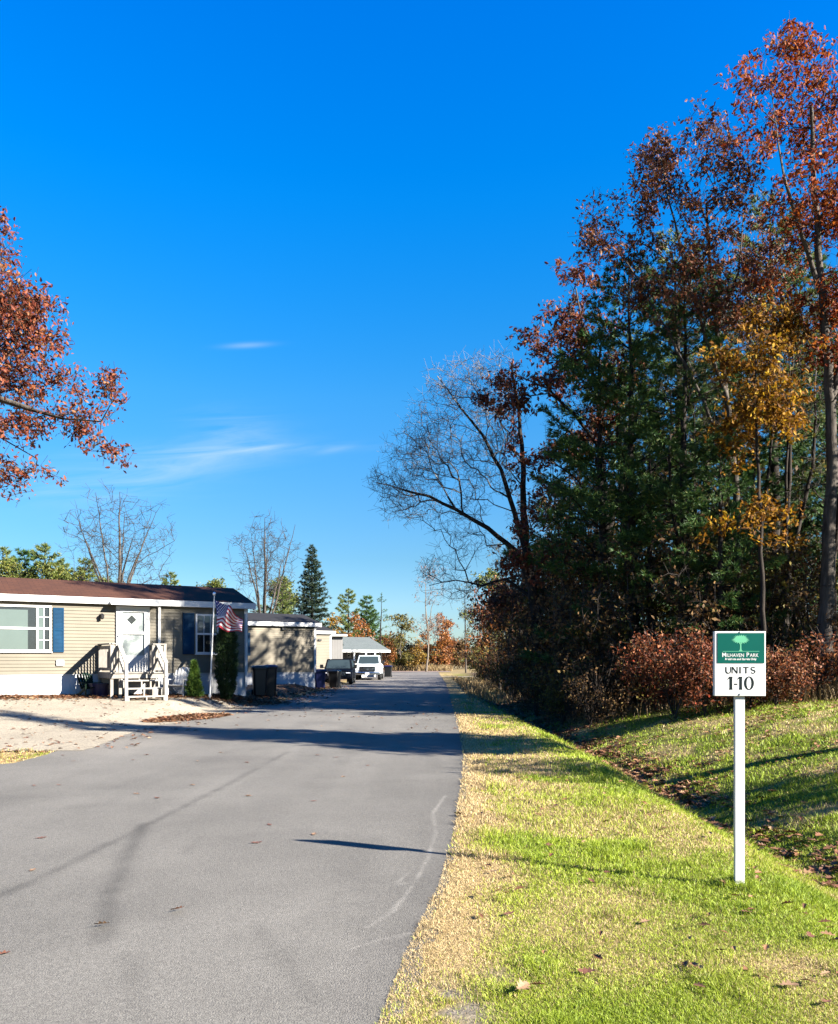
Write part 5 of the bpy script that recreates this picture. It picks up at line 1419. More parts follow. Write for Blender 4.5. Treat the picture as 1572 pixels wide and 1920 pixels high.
dT2 = decid('bare_tree', 11.0, 0.35, 1.5, 130, LB, 'l_olive', seed=34, per_tip=3, lsize=0.13, bark='bark_dark', stems=1, lf=0.4, group=GB)
rng = np.random.default_rng(77)
used = {id(dB): False, id(dM): False, id(dT): False, id(dT2): False}


def put_any(src, x, y, rz, sc, label, group):
    if src in (dB, dM, dT, dT2) and not used[id(src)]:
        used[id(src)] = True; return place(src, x, y, rz, sc, True)
    return place(src, x, y, rz, sc, label=label, group=group)


# chosen pines and trunks near the wood's front
for px, D, src, sc in ((1275, 23.6, pineA, 0.80), (1130, 25.8, pineC, 1.15), (1345, 22.6, pineC, 0.72), (1262, 28.0, pineB, 0.92), (1330, 30.5, pineA, 1.0), (1500, 31.0, pineA, 1.05), (1225, 24.5, pineC, 0.82), (1360, 27.0, pineC, 1.05), (1165, 33.0, pineB, 0.80), (1560, 27.0, pineC, 1.1), (1090, 36.0, pineC, 0.7), (1010, 44.0, pineC, 0.6)):
    place(src, at_px(px, D), D, rng.uniform(0, 6.28), sc, label=LW, group=GW)
for px, D, src, sc in ((1470, 24.5, dT, 0.95), (1515, 23.5, dT2, 1.0), (1300, 25.5, dT, 0.85), (1255, 23.8, dT2, 0.9), (1175, 27.5, dT, 0.9), (1105, 29.0, dT2, 1.0), (1068, 30.5, dT, 0.8), (1565, 22.6, dT2, 1.05), (1415, 26, dT, 1.0), (1340, 24.6, dT2, 0.85),
                       (1205, 30.0, dT2, 1.05), (975, 40.0, dT, 0.75), (940, 48.0, dT2, 0.8), (1040, 35.0, dM, 0.5), (1000, 39.0, dB, 0.5), (1100, 33.0, dB, 0.6)):
    put_any(src, at_px(px, D), D, rng.uniform(0, 6.28), sc, LB if src in (dT, dT2) else LD, GB if src in (dT, dT2) else GD)
# the depth of the wood
pts = []; tries = 0
while len(pts) < 74 and tries < 9000:
    tries += 1
    D = rng.uniform(26, 66); x = rng.uniform(6.5, 0.54 * D + 3)
    if D < 32 - 0.48 * x + 3.5 or x < float(xr(D)) + 4.2: continue
    if D > 44 and rng.random() < 0.7: continue
    if all((x - a) ** 2 + (D - b) ** 2 > (2.4 if D < 45 else 3.0) ** 2 for a, b in pts): pts.append((x, D))
for x, D in pts:
    q = rng.random()
    src, lb, g = (pineA, LW, GW) if q < 0.13 else (pineC, LW, GW) if q < 0.36 else (dB, LD, GD) if q < 0.56 else (dM, LD, GD) if q < 0.66 else (dT, LB, GB) if q < 0.84 else (dT2, LB, GB)
    sc = rng.uniform(0.6, 0.9) if D < 45 else rng.uniform(0.7, 0.9)
    if x / D < 0.24: sc *= 0.55
    put_any(src, x, D, rng.uniform(0, 6.28), sc, lb, g)
for x, y, sc in ((7.3, 37.5, .85), (8.8, 35.8, .85), (6.9, 44.0, .7)): place(dB, x, y, rng.uniform(0, 6.28), sc, label=LD, group=GD)
# the wood goes on to the right beyond the picture and throws its shade back into it
GO = 'trees of the wood beyond the right edge'; LO = 'tree of the same wood standing beyond the right edge'
for x, y, src, sc in ((13.5, 20.6, dB, 1.0), (16.5, 19.0, pineA, 0.95), (16.0, 23.5, pineB, 0.9), (19.5, 18.0, dM, 1.1), (20.5, 21.5, pineA, 0.95), (24, 16.5, dB, 1.15), (24.5, 20.5, pineC, 1.2), (28, 15.0, pineB, 0.9), (29, 19.0, dM, 1.1), (33, 13.5, pineA, 1.0), (22.5, 25.0, pineB, 0.9), (27, 24, pineA, 0.9)):
    place(src, x, y, rng.uniform(0, 6.28), sc * 0.70, label=LO, group=GO)

# the tree outside the picture whose shadow crosses the road
sk = Skel([[np.array([0, 0, -.1]), np.array([0.05, 0, 4.0]), np.array([0, .1, 8.0]), np.array([0, 0, 12.0])]], [(0.22, 0.03)], 5)
E_ = [(np.array([0, 0, 5.4]), np.array([2.1, 1.9, .9]), 5.0), (np.array([0, 0, 7.3]), np.array([1.35, 1.3, 1.2]), 3.0), (np.array([0, 0, 9.4]), np.array([.9, .9, 1.2]), 1.8), (np.array([0, 0, 11.3]), np.array([.5, .5, 1.0]), 0.6)]
sk.grow(sample_ell(np.random.default_rng(3), E_, 620), bf=0.25, zmin=3.0)
tr = build_tree('oak_tree', sk, 'tree standing alone beyond the right edge, its shadow lying across the road', 'tree', leafm='l_rust', per_tip=18, lsize=0.18, spread=0.3, oak=False, seed=5, cap=0.05)
tr.location = (11.4, 10.9, zg(11.4, 10.9))
sk = Skel([[np.array([0, 0, -.1]), np.array([0.05, 0, 2.0]), np.array([0, .1, 4.6])]], [(0.10, 0.02)], 6)
sk.grow(sample_ell(np.random.default_rng(4), [(np.array([0, 0, 3.3]), np.array([1.9, 1.5, 1.5]), 1)], 200), bf=0.25, zmin=1.2)
tr = build_tree('small_tree', sk, 'small tree standing alone beyond the right edge on the grassy bank', 'tree', leafm='l_brown', per_tip=10, lsize=0.15, spread=0.3, oak=False, seed=6, cap=0.03)
tr.location = (11.0, 8.1, zg(11.0, 8.1))


# ------------------------------------------------------------------ shrubs
def shrub(name, h, w, n, leafm, label, seed, per_tip=12, lsize=0.09, stems=9, group=None, twigm='twig', lf=1.0, cat='shrub', oak=False):
    rng = np.random.default_rng(seed); lines = [[np.array([0, 0, -0.1]), np.array([0, 0, h * .35])]]; rad = [(0.02, 0.012)]
    for i in range(stems):
        a = rng.uniform(0, 6.28); r = w * rng.uniform(.3, .8); q = rng.uniform(0, .25) * w
        lines.append([np.array([0, 0, 0.0]), np.array([r * .4 * math.cos(a), r * .4 * math.sin(a), h * .4]), np.array([r * math.cos(a), r * math.sin(a), h * rng.uniform(.7, 1.0)])]); rad.append((0.014, 0.006))
    E_ = [(np.array([w * .45 * math.cos(a), w * .45 * math.sin(a), h * rng.uniform(.3, .68)]), np.array([w * .5, w * .5, h * .32]), 1) for a in rng.uniform(0, 6.28, 7)]
    sk = Skel(lines, rad, seed); sk.grow(sample_ell(rng, E_, n), bf=0.3)
    return build_tree(name, sk, label, cat, leafm=leafm, per_tip=per_tip, lsize=lsize, spread=0.2, oak=oak, seed=seed, bark='twig', twigm=twigm, tip=0.004, cap=0.012, thick=0.012, ntw=3, tw=0.35, group=group, leaf_frac=lf, droop=-0.15)


GR = 'red-leaved shrubs along the front of the woods'; GBr = 'brushy undergrowth at the edge of the woods'
red = shrub('red_shrub', 2.15, 1.55, 230, 'l_wine', 'big shrub with wine-red leaves just left of the sign', 41, 15, 0.085)
rust = shrub('rust_shrub', 1.7, 1.3, 190, 'l_rust', 'rusty brown shrub behind the sign post', 42, 14, 0.085)
brn = shrub('brushy_shrub', 2.0, 1.3, 170, 'l_brown', 'twiggy brown undergrowth shrub in the shade of the woods', 43, 7, 0.09, stems=13, group=GBr)
oli = shrub('brushy_shrub', 1.9, 1.2, 160, 'l_olive', 'twiggy olive undergrowth shrub in the shade of the woods', 44, 8, 0.085, stems=12, group='olive undergrowth at the edge of the woods')
place(red, at_px(1265, 20.6), 20.6, 0.3, 1.0, True)
place(red, at_px(1322, 19.9), 19.9, 2.2, 0.88, label='wine-red shrub whose leaves touch the left side of the sign board')
place(rust, at_px(1410, 20.0), 20.0, 0.8, 0.95, True)
place(rust, at_px(1455, 19.6), 19.6, 2.8, 0.8, label='low rusty shrub between the sign and the thick oak trunk')
place(rust, at_px(1590, 20.2), 20.2, 1.8, 1.0, label='rusty shrub right of the thick oak trunk at the right edge')
LBR = brn['label']; LOL = oli['label']
fb_, fo_ = True, True
for px, D, k, sc in ((1120, 23.0, 'b', 1.0), (1075, 24.2, 'o', 1.0), (1086, 25.5, 'b', 1.05), (1046, 27.0, 'o', 1.05), (1230, 23.0, 'o', 1.05), (1150, 24.5, 'b', 1.2), (1090, 26.5, 'b', 1.1), (1021, 30.0, 'b', 1.1), (1076, 29.0, 'o', 1.2),
                     (1001, 33.5, 'b', 1.1), (964, 37.0, 'o', 1.1), (1385, 22.0, 'o', 1.0), (1440, 22.0, 'b', 1.1), (1500, 21.8, 'o', 0.9), (1340, 23.0, 'b', 1.2), (1290, 24.5, 'o', 1.2), (1031, 34, 'o', 1.2), (949, 42, 'b', 1.15), (936, 48, 'b', 1.2), (915, 54, 'o', 1.2),
                     (1106, 22.6, 'b', 0.7), (1056, 24.6, 'o', 0.7), (1006, 28, 'b', 0.75), (1180, 26.5, 'o', 1.3), (1400, 25, 'b', 1.3), (1480, 26, 'o', 1.3), (1545, 24, 'b', 1.2), (907, 62, 'b', 1.3), (900, 70, 'o', 1.3), (932, 58, 'o', 1.5), (974, 45, 'b', 1.5), (1024, 42, 'b', 1.5), (1080, 33, 'o', 1.4), (1150, 31, 'b', 1.4), (1220, 30, 'b', 1.4), (1300, 29, 'o', 1.4), (1370, 31, 'b', 1.5), (1450, 30, 'b', 1.5), (1530, 29, 'o', 1.5)):
    src = brn if k == 'b' else oli; f = fb_ if k == 'b' else fo_
    place(src, at_px(px, D), D, rng.uniform(0, 6.28), sc * 0.95, f, label=LBR if k == 'b' else LOL, group=None if f else src['group'])
    if k == 'b': fb_ = False
    else: fo_ = False
sap = decid('sapling', 4.6, 0.12, 1.5, 130, 'slim brown-leaved sapling in the brush at the edge of the woods', 'l_brown', seed=56, per_tip=10, lsize=0.12, bark='bark', stems=3, group='saplings in the brush', cat='sapling'); sap2 = decid('sapling', 4.0, 0.10, 1.4, 120, 'slim olive-leaved sapling in the brush at the edge of the woods', 'l_olive', seed=57, per_tip=10, lsize=0.115, bark='bark_pale', stems=3, group='olive saplings in the brush', cat='sapling')
q1 = q2 = True
for i, (px, D, sc) in enumerate(((1061, 27.5, 1.0), (1101, 26.0, .9), (1100, 25.2, 1.05), (1142, 24.0, .85), (1180, 23.6, 1.0), (1215, 24.6, 1.1), (1300, 22.8, 1.0), (1375, 23.4, 1.1), (1425, 22.4, .85), (1475, 22.6, 1.0), (1520, 22.0, .8), (1006, 31.5, 1.1), (1031, 30.5, 1.2), (1081, 32, 1.3), (1090, 31, 1.3), (1250, 26.5, 1.25), (1330, 26.5, 1.25), (1400, 28, 1.3), (1460, 28, 1.3), (1535, 26, 1.2), (959, 40, 1.2), (939, 47, 1.2))):
    src = sap if i % 2 == 0 else sap2; f = q1 if i % 2 == 0 else q2
    place(src, at_px(px, D), D, rng.uniform(0, 6.28), sc, f, label=src['label'], group=None if f else src['group'])
    if i % 2 == 0: q1 = False
    else: q2 = False
# colourful edge trees where the wood meets the road further on
ye = decid('maple_tree', 8.5, 0.08, 2.6, 210, 'yellow-green tree at the far left end of the woods', 'l_green', seed=51, per_tip=11, lsize=0.2, stems=3); place(ye, at_px(918, 66), 66, 0.5, 1.0, True)
orr = decid('maple_tree', 5.2, 0.05, 2.0, 190, 'orange tree low at the far left end of the woods', 'l_orange', seed=52, per_tip=12, lsize=0.17, stems=3); place(orr, at_px(925, 56), 56, 0.5, 1.0, True)
yel = decid('maple_tree', 3.0, 0.05, 1.4, 110, 'small golden yellow tree beside the far road verge', 'l_yellow', seed=53, per_tip=12, lsize=0.15, stems=3); place(yel, at_px(906, 63), 63, 0.5, 0.9, True)
place(orr, at_px(960, 45), 45, 2.5, 0.95, label='rust-orange tree beneath the branches of the bare leaning one')
mar = decid('oak_tree', 6.0, 0.05, 2.3, 230, 'dense dark red tree beneath the bare leaning one', 'l_rust', seed=54, per_tip=12, lsize=0.17, bark='bark_dark', stems=3); place(mar, at_px(1000, 36), 36, 0.5, 0.95, True)
place(mar, at_px(945, 50), 50, 1.5, 1.0, label='dark red tree between the orange one and the road verge')
place(mar, at_px(905, 78), 78, 3.5, 0.8, label='dark red tree beside the pale side path')

# ------------------------------------------------------------------ beyond the end of the road
syc = decid('bare_tree', 13.6, 0.30, 3.4, 330, 'tall pale-trunked tree with few leaves at the end of the road', 'l_rust', seed=61, per_tip=3, lsize=0.2, bark='bark_pale', stems=3, lf=0.35, tip=0.012, twigm='twig_pale', tw=0.6, ntw=4); place(syc, at_px(800, 104), 106, 0.3, 1.0, True)
slim = decid('bare_tree', 12.0, 0.25, 2.4, 260, 'thin dark-trunked tree with yellowish leaves right of the road end', 'l_olive', seed=62, per_tip=5, lsize=0.2, stems=2, lf=0.5, tip=0.011); place(slim, at_px(874, 96), 96, 0.3, 0.93, True)
ash = decid('leafy_tree', 7.6, 0.05, 3.2, 300, 'rounded green tree left of the pale trunk at the road end', 'l_olive', seed=63, per_tip=13, lsize=0.24, stems=4); place(ash, at_px(752, 112), 114, 0.3, 1.0, True)
org = decid('leafy_tree', 7.6, 0.1, 2.9, 280, 'orange tree right of the pale trunk at the road end', 'l_orange', seed=64, per_tip=11, lsize=0.24, stems=4); place(org, at_px(822, 118), 118, 0.3, 1.0, True)
place(org, at_px(668, 92), 92, 1.3, 0.78, label='round orange tree behind the white home and the pickup')
place(org, at_px(722, 108), 108, 2.3, 0.6, label='small orange tree between the tall pines and the green tree')
gol = decid('leafy_tree', 5.6, 0.1, 2.0, 200, 'golden tree beside the foot of the dark spruce', 'l_yellow', seed=65, per_tip=11, lsize=0.22, stems=3); place(gol, at_px(630, 84), 84, 0.3, 0.95, True)
place(gol, at_px(782, 112), 112, 1.7, 0.72, label='small golden tree in front of the pale trunk')
pkr = decid('leafy_tree', 7.0, 0.05, 1.9, 230, 'narrow rust-red tree right of the orange one at the road end', 'l_rust', seed=66, per_tip=11, lsize=0.22, stems=3); place(pkr, at_px(838, 122), 122, 0.3, 1.0, True)
GF = 'far bushes closing the end of the road'; LF = 'low far bush closing off the view at the end of the road'
farb = decid('bush', 3.6, 0.02, 2.4, 150, LF, 'l_olive', seed=67, per_tip=11, lsize=0.26, stems=4, group=GF, cat='bush'); farb2 = decid('bush', 3.4, 0.02, 2.3, 150, LF, 'l_brown', seed=68, per_tip=9, lsize=0.26, stems=4, group=GF, cat='bush')
f1 = f2 = True
for i, px in enumerate(range(640, 960, 16)):
    D = rng.uniform(124, 150); src, f = (farb, f1) if i % 2 else (farb2, f2)
    place(src, at_px(px + rng.uniform(-5, 5), D), D, rng.uniform(0, 6.28), rng.uniform(0.9, 1.5), f, label=LF, group=GF)
    if i % 2: f1 = False
    else: f2 = False
# far line of the wood that closes the horizon
GH = 'far trees closing the horizon'; LH = 'far tree in the line that closes the horizon behind the homes'
for i, px in enumerate(range(-120, 700, 24)):
    D = rng.uniform(120, 160); src = (pineC, ash, pineC, syc)[i % 4]
    place(src, at_px(px, D), D, rng.uniform(0, 6.28), rng.uniform(0.55, 0.9) if src is not syc else 0.5, label=LH, group=GH)

# ------------------------------------------------------------------ behind the homes on the left
spr = conifer('spruce_tree', 10.4, 0.04, 2.55, 'dense dark cone-shaped spruce above the tan home', 'spruce tree', 'spruce', 71, 'l_spruce', nn=11, step=0.6, tuft=0.24, nw=0.04, fill=1.0)
place(spr, at_px(585, 66), 66, 0.6, 0.98, True)
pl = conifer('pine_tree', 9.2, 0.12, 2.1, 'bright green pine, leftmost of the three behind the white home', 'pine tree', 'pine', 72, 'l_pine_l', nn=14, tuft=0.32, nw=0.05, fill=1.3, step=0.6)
pd = conifer('pine_tree', 8.8, 0.10, 1.8, 'blue-green pine, middle one of the three behind the white home', 'pine tree', 'pine', 73, 'l_pine', nn=14, tuft=0.32, nw=0.05, fill=1.3, step=0.6)
pt_ = conifer('pine_tree', 9.4, 0.45, 1.5, 'thin open pine, rightmost of the three behind the white home', 'pine tree', 'pine', 74, 'l_pine', nn=8, tuft=0.24, nw=0.03, step=1.1, fill=0.7)
place(pl, at_px(655, 97), 97, 0.2, 1.0, True); place(pd, at_px(691, 99), 99, 0.2, 0.97, True); place(pt_, at_px(714, 98), 98, 0.2, 0.97, True)
for px, D, src, sc, lb in ((530, 72, pl, 0.92, 'pale green pine between the bare tree and the dark spruce'), (448, 78, pd, 0.72, 'small pine seen just above the roof end of the cream home'), (490, 76, pl, 0.68, 'green pine low behind the forked bare tree'),
                           (322, 74, pl, 0.98, 'small green pine peeking over the middle of the brown roof'), (350, 76, pd, 0.85, 'darker small pine peeking over the brown roof'), (405, 78, pl, 0.92, 'pale pine peeking over the roof above the flagpole'), (385, 80, pl, 0.9, 'pale pine second from the flagpole above the roof'),
                           (8, 62, pl, 1.04, 'bright green tree at the left edge above the brown roof'), (42, 63, pd, 1.08, 'dark green tree second from the left above the brown roof'), (82, 61, pl, 1.06, 'bright green pine with a raised top above the big window'), (116, 64, pl, 0.96, 'yellow-green tree above the blue shutter of the big window'),
                           (160, 62, pl, 0.96, 'rounded green tree at the foot of the wide bare one'), (190, 64, pl, 0.82, 'small green tree right at the foot of the wide bare one')):
    place(src, at_px(px, D), D, rng.uniform(0, 6.28), sc * 0.97, label=lb)


lf_ = decid('leafy_tree', 8.6, 0.05, 2.3, 300, 'sunlit yellow-green tree at the very left edge above the roof', 'l_green', seed=85, per_tip=20, lsize=0.17, stems=4); place(lf_, at_px(12, 60), 60, 0.3, 0.95, True)
for px, D, sc, lb in ((62, 62, 0.98, 'sunlit yellow-green tree above the join of the big window'), (98, 60, 1.0, 'sunlit yellow-green tree above the blue shutter'), (150, 61, 0.95, 'sunlit yellow-green tree left of the wide bare trunk'), (184, 63, 0.93, 'sunlit yellow-green tree just right of the rounded one'),
                      (412, 78, 1.08, 'pale leafy tree above the roof behind the flagpole'), (532, 80, 1.1, 'pale leafy tree low behind the tan home roof')):
    place(lf_, at_px(px, D), D, rng.uniform(0, 6.28), sc * 0.92, label=lb)


def vase_tree(label, px, D, top_py, wid_px, n, seed, stems):
    H = CH + (HY - top_py) / F * D; W = wid_px / F * D / 2; rng = np.random.default_rng(seed); lines = []; rad = []
    lines.append([np.array([0, 0, -.1]), np.array([0, 0, H * .30]), np.array([0.1, 0, H * .6]), np.array([0.05, 0.1, H * .95])]); rad.append((0.20, 0.02))
    for i in range(stems):
        a = 6.28 * i / stems + rng.normal(0, .3); r = W * rng.uniform(.55, .95); z0 = H * rng.uniform(.18, .36)
        lines.append([np.array([0, 0, z0]), np.array([r * .35 * math.cos(a), r * .35 * math.sin(a), z0 + H * .2]), np.array([r * math.cos(a), r * math.sin(a), H * rng.uniform(.72, .93)])]); rad.append((0.10, 0.015))
    E_ = [(np.array([0, 0, H * .72]), np.array([W, W, H * .26]), 3), (np.array([0, 0, H * .5]), np.array([W * .85, W * .85, H * .2]), 1)]
    sk = Skel(lines, rad, seed); sk.grow(sample_ell(rng, E_, n), bf=0.2, zmin=H * .25)
    t = build_tree('bare_tree', sk, label, 'tree', seed=seed, tip=0.011, ntw=4, tw=0.7, bark='bark', twigm='twig', cap=0.04, twr=0.007)
    x = at_px(px, D); t.location = (x, D, zg(x, D))


vase_tree('wide bare tree fanning out above the brown roof', 222, 55, 915, 215, 420, 81, 7)
vase_tree('tall forked bare tree above the end of the brown roof', 495, 60, 966, 140, 330, 82, 5)


# ------------------------------------------------------------------ evergreens at the cream home
def clipped(name, label, px, D, py_top, wid_px, prof, seed, m_='l_cedar', nt=1500, cat='shrub'):
    x = at_px(px, D); z0 = zg(x, D); h = CH + (HY - py_top) / F * D - z0; w = wid_px / F * D / 2
    rng = np.random.default_rng(seed); r = empty(name, (x, D, z0), label=label, cat=cat)
    V, f = tubes(np.array([[0, 0, -.1]]), np.array([[0, 0, h * .9]]), np.array([.05]), np.array([.01]), 8); link('trunk', mesh_np('trunk', V, [f], M['bark_dark'], smooth=True), r)
    t = rng.random(nt); a = rng.uniform(0, 6.28, nt); rr = w * np.interp(t, [q[0] for q in prof], [q[1] for q in prof]) * np.sqrt(rng.uniform(0.25, 1, nt)) * (1 + 0.12 * np.sin(a * 5 + t * 9))
    C = np.stack([rr * np.cos(a), rr * np.sin(a), t * h], 1); Dn = np.stack([np.cos(a) * .5, np.sin(a) * .5, np.ones(nt) * 1.1], 1)
    NV, NF = needles(rng, C, Dn, 7, 0.15, 0.022); link('crown', mesh_np('crown', NV, [NF], M[m_]), r)


clipped('columnar_evergreen', 'tall dark columnar evergreen under the flag by the house wall', 425, 28.9, 1168, 40, [(0, .35), (.2, .9), (.6, 1), (.85, .85), (1, .25)], 91, nt=2200)
clipped('cone_shrub', 'small bright cone-shaped evergreen beside the porch steps', 364, 28.0, 1243, 30, [(0, 1), (.3, .85), (.7, .4), (1, .06)], 92, 'l_cone', 1000)


# ------------------------------------------------------------------ dry weeds and tall grass
def weeds(name, x, y, h0, h1, w, seed, m_='l_straw'):
    rng = np.random.default_rng(seed); n = len(x); V, p = grass_blades(rng, x, y, rng.uniform(h0, h1, n), np.full(n, w) * rng.uniform(.7, 1.3, n), 0.55)
    link(name, mesh_np(name, V, p, M[m_]), kind='stuff')


r2 = np.random.default_rng(8)
wx = r2.normal(10.6, 1.6, 2600); wy = 20.6 + r2.normal(0, 0.7, 2600) - 0.3 * (wx - 10.6); weeds('dry_grass', wx, wy, 0.15, 0.75, 0.014, 3)
wx = r2.uniform(4.3, 10.5, 2600); wy = 26.6 - 0.52 * wx + r2.normal(0, 0.6, 2600); weeds('dry_grass', wx, wy, 0.08, 0.45, 0.012, 4)
wx = r2.uniform(-14, 4.5, 9000); wy = r2.uniform(112, 124, 9000); weeds('tall_grass', wx, wy, 0.4, 1.1, 0.06, 5)
wx = np.concatenate([r2.uniform(2.2, 5, 2500)]); wy = r2.uniform(34, 70, 2500); wx = xr(wy) + r2.uniform(0.7, 3.2, 2500); weeds('dry_grass', wx, wy, 0.08, 0.4, 0.03, 6)
# shoots and small dead stems by the big trunk
# ------------------------------------------------------------------ fallen leaves
def litter(name, x, y, smin, smax, seed, m_='l_litter', lift=0.012):
    rng = np.random.default_rng(seed); n = len(x)
    C = np.stack([x, y, T(x, y) + lift + rng.uniform(0, 0.022, n)], 1)
    V, p = leaves_oak(rng, C, rng.uniform(smin, smax, n), fold=0.35, flat=True)
    link(name, mesh_np(name, V, p, M[m_]), kind='stuff')


def axis_x(y): return xr(y) + np.interp(y, [0, 6, 12, 20, 30, 60], [2.3, 2.2, 1.85, 1.45, 0.9, 0.9]) + np.interp(y, [0, 10, 20, 35], [1.45, 1.5, 1.5, 1.3])


y = 6 + 30 * r2.random(8000) ** 1.0; x = axis_x(y) + r2.normal(0.1, 0.13 + 0.012 * np.clip(y, 0, 24), 8000) + 0.5 * (fbm(y, y * 0, 0.7, 3) - .5); k = (fbm(x, y, 1.6, 40) > 0.34 + 0.14 * sm(16, 9, y)) & (r2.random(8000) > 0.55 * sm(16, 8, y)); litter('leaf_litter', x[k], y[k], .09, .17, 1)
y = r2.uniform(7, 26, 5200); x = axis_x(y) + r2.uniform(0.2, 7, 5200); k = (forest_amount(x, y) < .75) & (fbm(x, y, 0.8, 70) > 0.40 + 0.22 * r2.random(5200)); litter('leaf_litter', x[k], y[k], .07, .14, 2)
y = r2.uniform(17, 42, 16000); x = r2.uniform(3, 22, 16000); k = (forest_amount(x, y) > 0.35) & (x < 0.55 * y) & (x > xr(y) + 1.4); litter('leaf_litter', x[k], y[k], .10, .20, 3)
y = 4 + 20 * r2.random(420) ** 1.3; x = xr(y) + r2.uniform(0.05, 2.4, 420); k = fbm(x, y, 0.9, 33) > .42; litter('leaf_litter', x[k], y[k], .04, .085, 4, lift=0.02)
s_ = r2.uniform(-9.5, 1.4, 5200); w_ = np.abs(r2.normal(0.35, 0.75, 5200)) + 0.05; x = H1_P[0] + HU[0] * s_ - HN[0] * w_; y = H1_P[1] + HU[1] * s_ - HN[1] * w_; k = (x < xl(y) + .4); litter('leaf_litter', x[k], y[k], .09, .17, 5)
y = r2.uniform(29, 48, 1500); x = xl(y) + r2.normal(-0.4, 0.7, 1500); litter('leaf_litter', x, y, .09, .17, 6)
y = r2.uniform(14.8, 29.5, 600); x = xl(y) + 1.2 - 9 * r2.random(600) ** 1.2; litter('leaf_litter', x, y, .07, .13, 7)
y = r2.uniform(18, 30, 130); x = r2.uniform(-6, 1, 130); litter('leaf_litter', x, y, .07, .12, 8, lift=0.006)
y = r2.uniform(12.2, 14.6, 260); x = r2.uniform(-8, -6.0, 260); k = x < xl(y); litter('leaf_litter', x[k], y[k], .05, .10, 9)
# heap of leaves at the edge of the drive
cen = ray_ground(355, 1347); n = 1300; a = r2.uniform(0, 6.28, n); q = np.sqrt(r2.random(n)); x = cen[0] + 0.85 * q * np.cos(a) + 0.1 * q * np.sin(a); y = cen[1] + 1.5 * q * np.sin(a) + 0.8 * q * np.cos(a)
C = np.stack([x, y, T(x, y) + 0.015 + 0.09 * (1 - q ** 2) * r2.random(n)], 1); V, p = leaves_oak(np.random.default_rng(9), C, r2.uniform(.09, .15, n), fold=.35, flat=True)
link('leaf_pile', mesh_np('leaf_pile', V - cen, p, M['l_litter']), label='flat pile of brown leaves where the pale drive meets the asphalt', cat='leaf pile').location = cen


def fallen_leaf(seed, m_):
    rng = np.random.default_rng(seed); n = 13
    out = [(0, 0), (.10, .12), (.2, .06), (.34, .30), (.42, .13), (.62, .34), (.70, .12), (.86, .17), (1, 0), (.86, -.17), (.70, -.12), (.62, -.34), (.42, -.13), (.34, -.30), (.2, -.06), (.10, -.12)]
    vs = []; 
    for u, v in out:
        vs.append((u - .5, v, 0.02 + 0.34 * v * v * 3 * (0.6 + .5 * math.sin(seed + u * 4)) + 0.10 * (u - .5) ** 2 * (1 + seed % 3)))
    mid = [(u - .5, 0, 0.012 + 0.10 * (u - .5) ** 2 * (1 + seed % 3)) for u in (.2, .42, .70)]
    b = len(vs); vs += mid
    fs = [(0, b, 2, 1), (b, b + 1, 4, 3, 2), (b + 1, b + 2, 6, 5, 4), (b + 2, 8, 7, 6), (0, 15, 14, b), (b, 14, 13, 12, b + 1), (b + 1, 12, 11, 10, b + 2), (b + 2, 10, 9, 8)]
    k = len(vs); vs += [(-.5, .008, .02), (-.5, -.008, .02), (-.74, 0.0, .05)]; fs.append((k, k + 1, k + 2))
    me = bpy.data.meshes.new('fallen_leaf'); me.from_pydata(vs, [], fs); me.materials.append(M[m_]); return me


LM = [fallen_leaf(i, 'fallen_brown' if i % 4 else 'fallen_tan') for i in range(6)]
SPECIAL = {(191, 1742): 'curled tan leaf lying nearest us on the asphalt', (333, 1713): 'dark red-brown leaf on the asphalt right of the curled tan one', (481, 1583): 'tan leaf on the asphalt just left of the sign-shadow tip', (506, 1547): 'pale tan leaf on the asphalt beyond the tip of the sign shadow',
           (589, 1566): 'brown leaf lying at the very tip of the sign shadow', (862, 1532): 'pale curled leaf at the asphalt edge beside the dry grass', (980, 1872): 'brown leaf standing in the worn grass nearest us', (1043, 1515): 'dark star-shaped leaf on the sunny grass verge', (1215, 1535): 'dark leaf on the verge nearer to the ditch'}
AG = 'dry leaves scattered on the asphalt'; GG = 'dry leaves scattered on the grass verge'
ROAD = [(588, 1503), (257, 1490), (295, 1497), (361, 1473), (64, 1474), (111, 1473), (77, 1574), (61, 1633), (464, 1431), (371, 1428), (250, 1426), (138, 1428), (118, 1417), (175, 1390), (275, 1416), (644, 1457), (596, 1417), (631, 1421), (690, 1436), (415, 1412), (5, 1795), (466, 1493),
        (550, 1331), (575, 1360), (606, 1335), (743, 1338), (766, 1368), (717, 1371), (660, 1345), (480, 1345), (690, 1330), (800, 1350), (830, 1400), (700, 1385), (520, 1365)]
GRASS = [(1290, 1745), (955, 1720), (925, 1640), (1110, 1660), (1480, 1860), (1550, 1890), (1100, 1830), (1030, 1590), (975, 1480), (940, 1440), (1210, 1735), (1400, 1720), (1520, 1765)]
for i, (px, py) in enumerate(list(SPECIAL) + ROAD + GRASS):
    q = ray_ground(px, py); sp = SPECIAL.get((px, py)); gr = (px, py) in GRASS or px > 870
    o = link('fallen_leaf', LM[i % 6], label=sp or ('dry brown leaf lying loose on the grass verge' if gr else 'small dry leaf lying flat on the grey asphalt'), cat='fallen leaf', group=None if sp else (GG if gr else AG))
    s = random.uniform(.085, .12) if sp else random.uniform(.07, .105); o.scale = (s, s, s); o.location = (q[0], q[1], q[2] + (0.022 if gr else 0.003)); o.rotation_euler = (random.uniform(-.25, .25) if gr else 0, random.uniform(-.2, .2) if gr else 0, random.uniform(0, 6.28))
    if sp and ('curled' in sp or 'standing' in sp): o.rotation_euler[0] = 0.5; o.location.z += 0.02

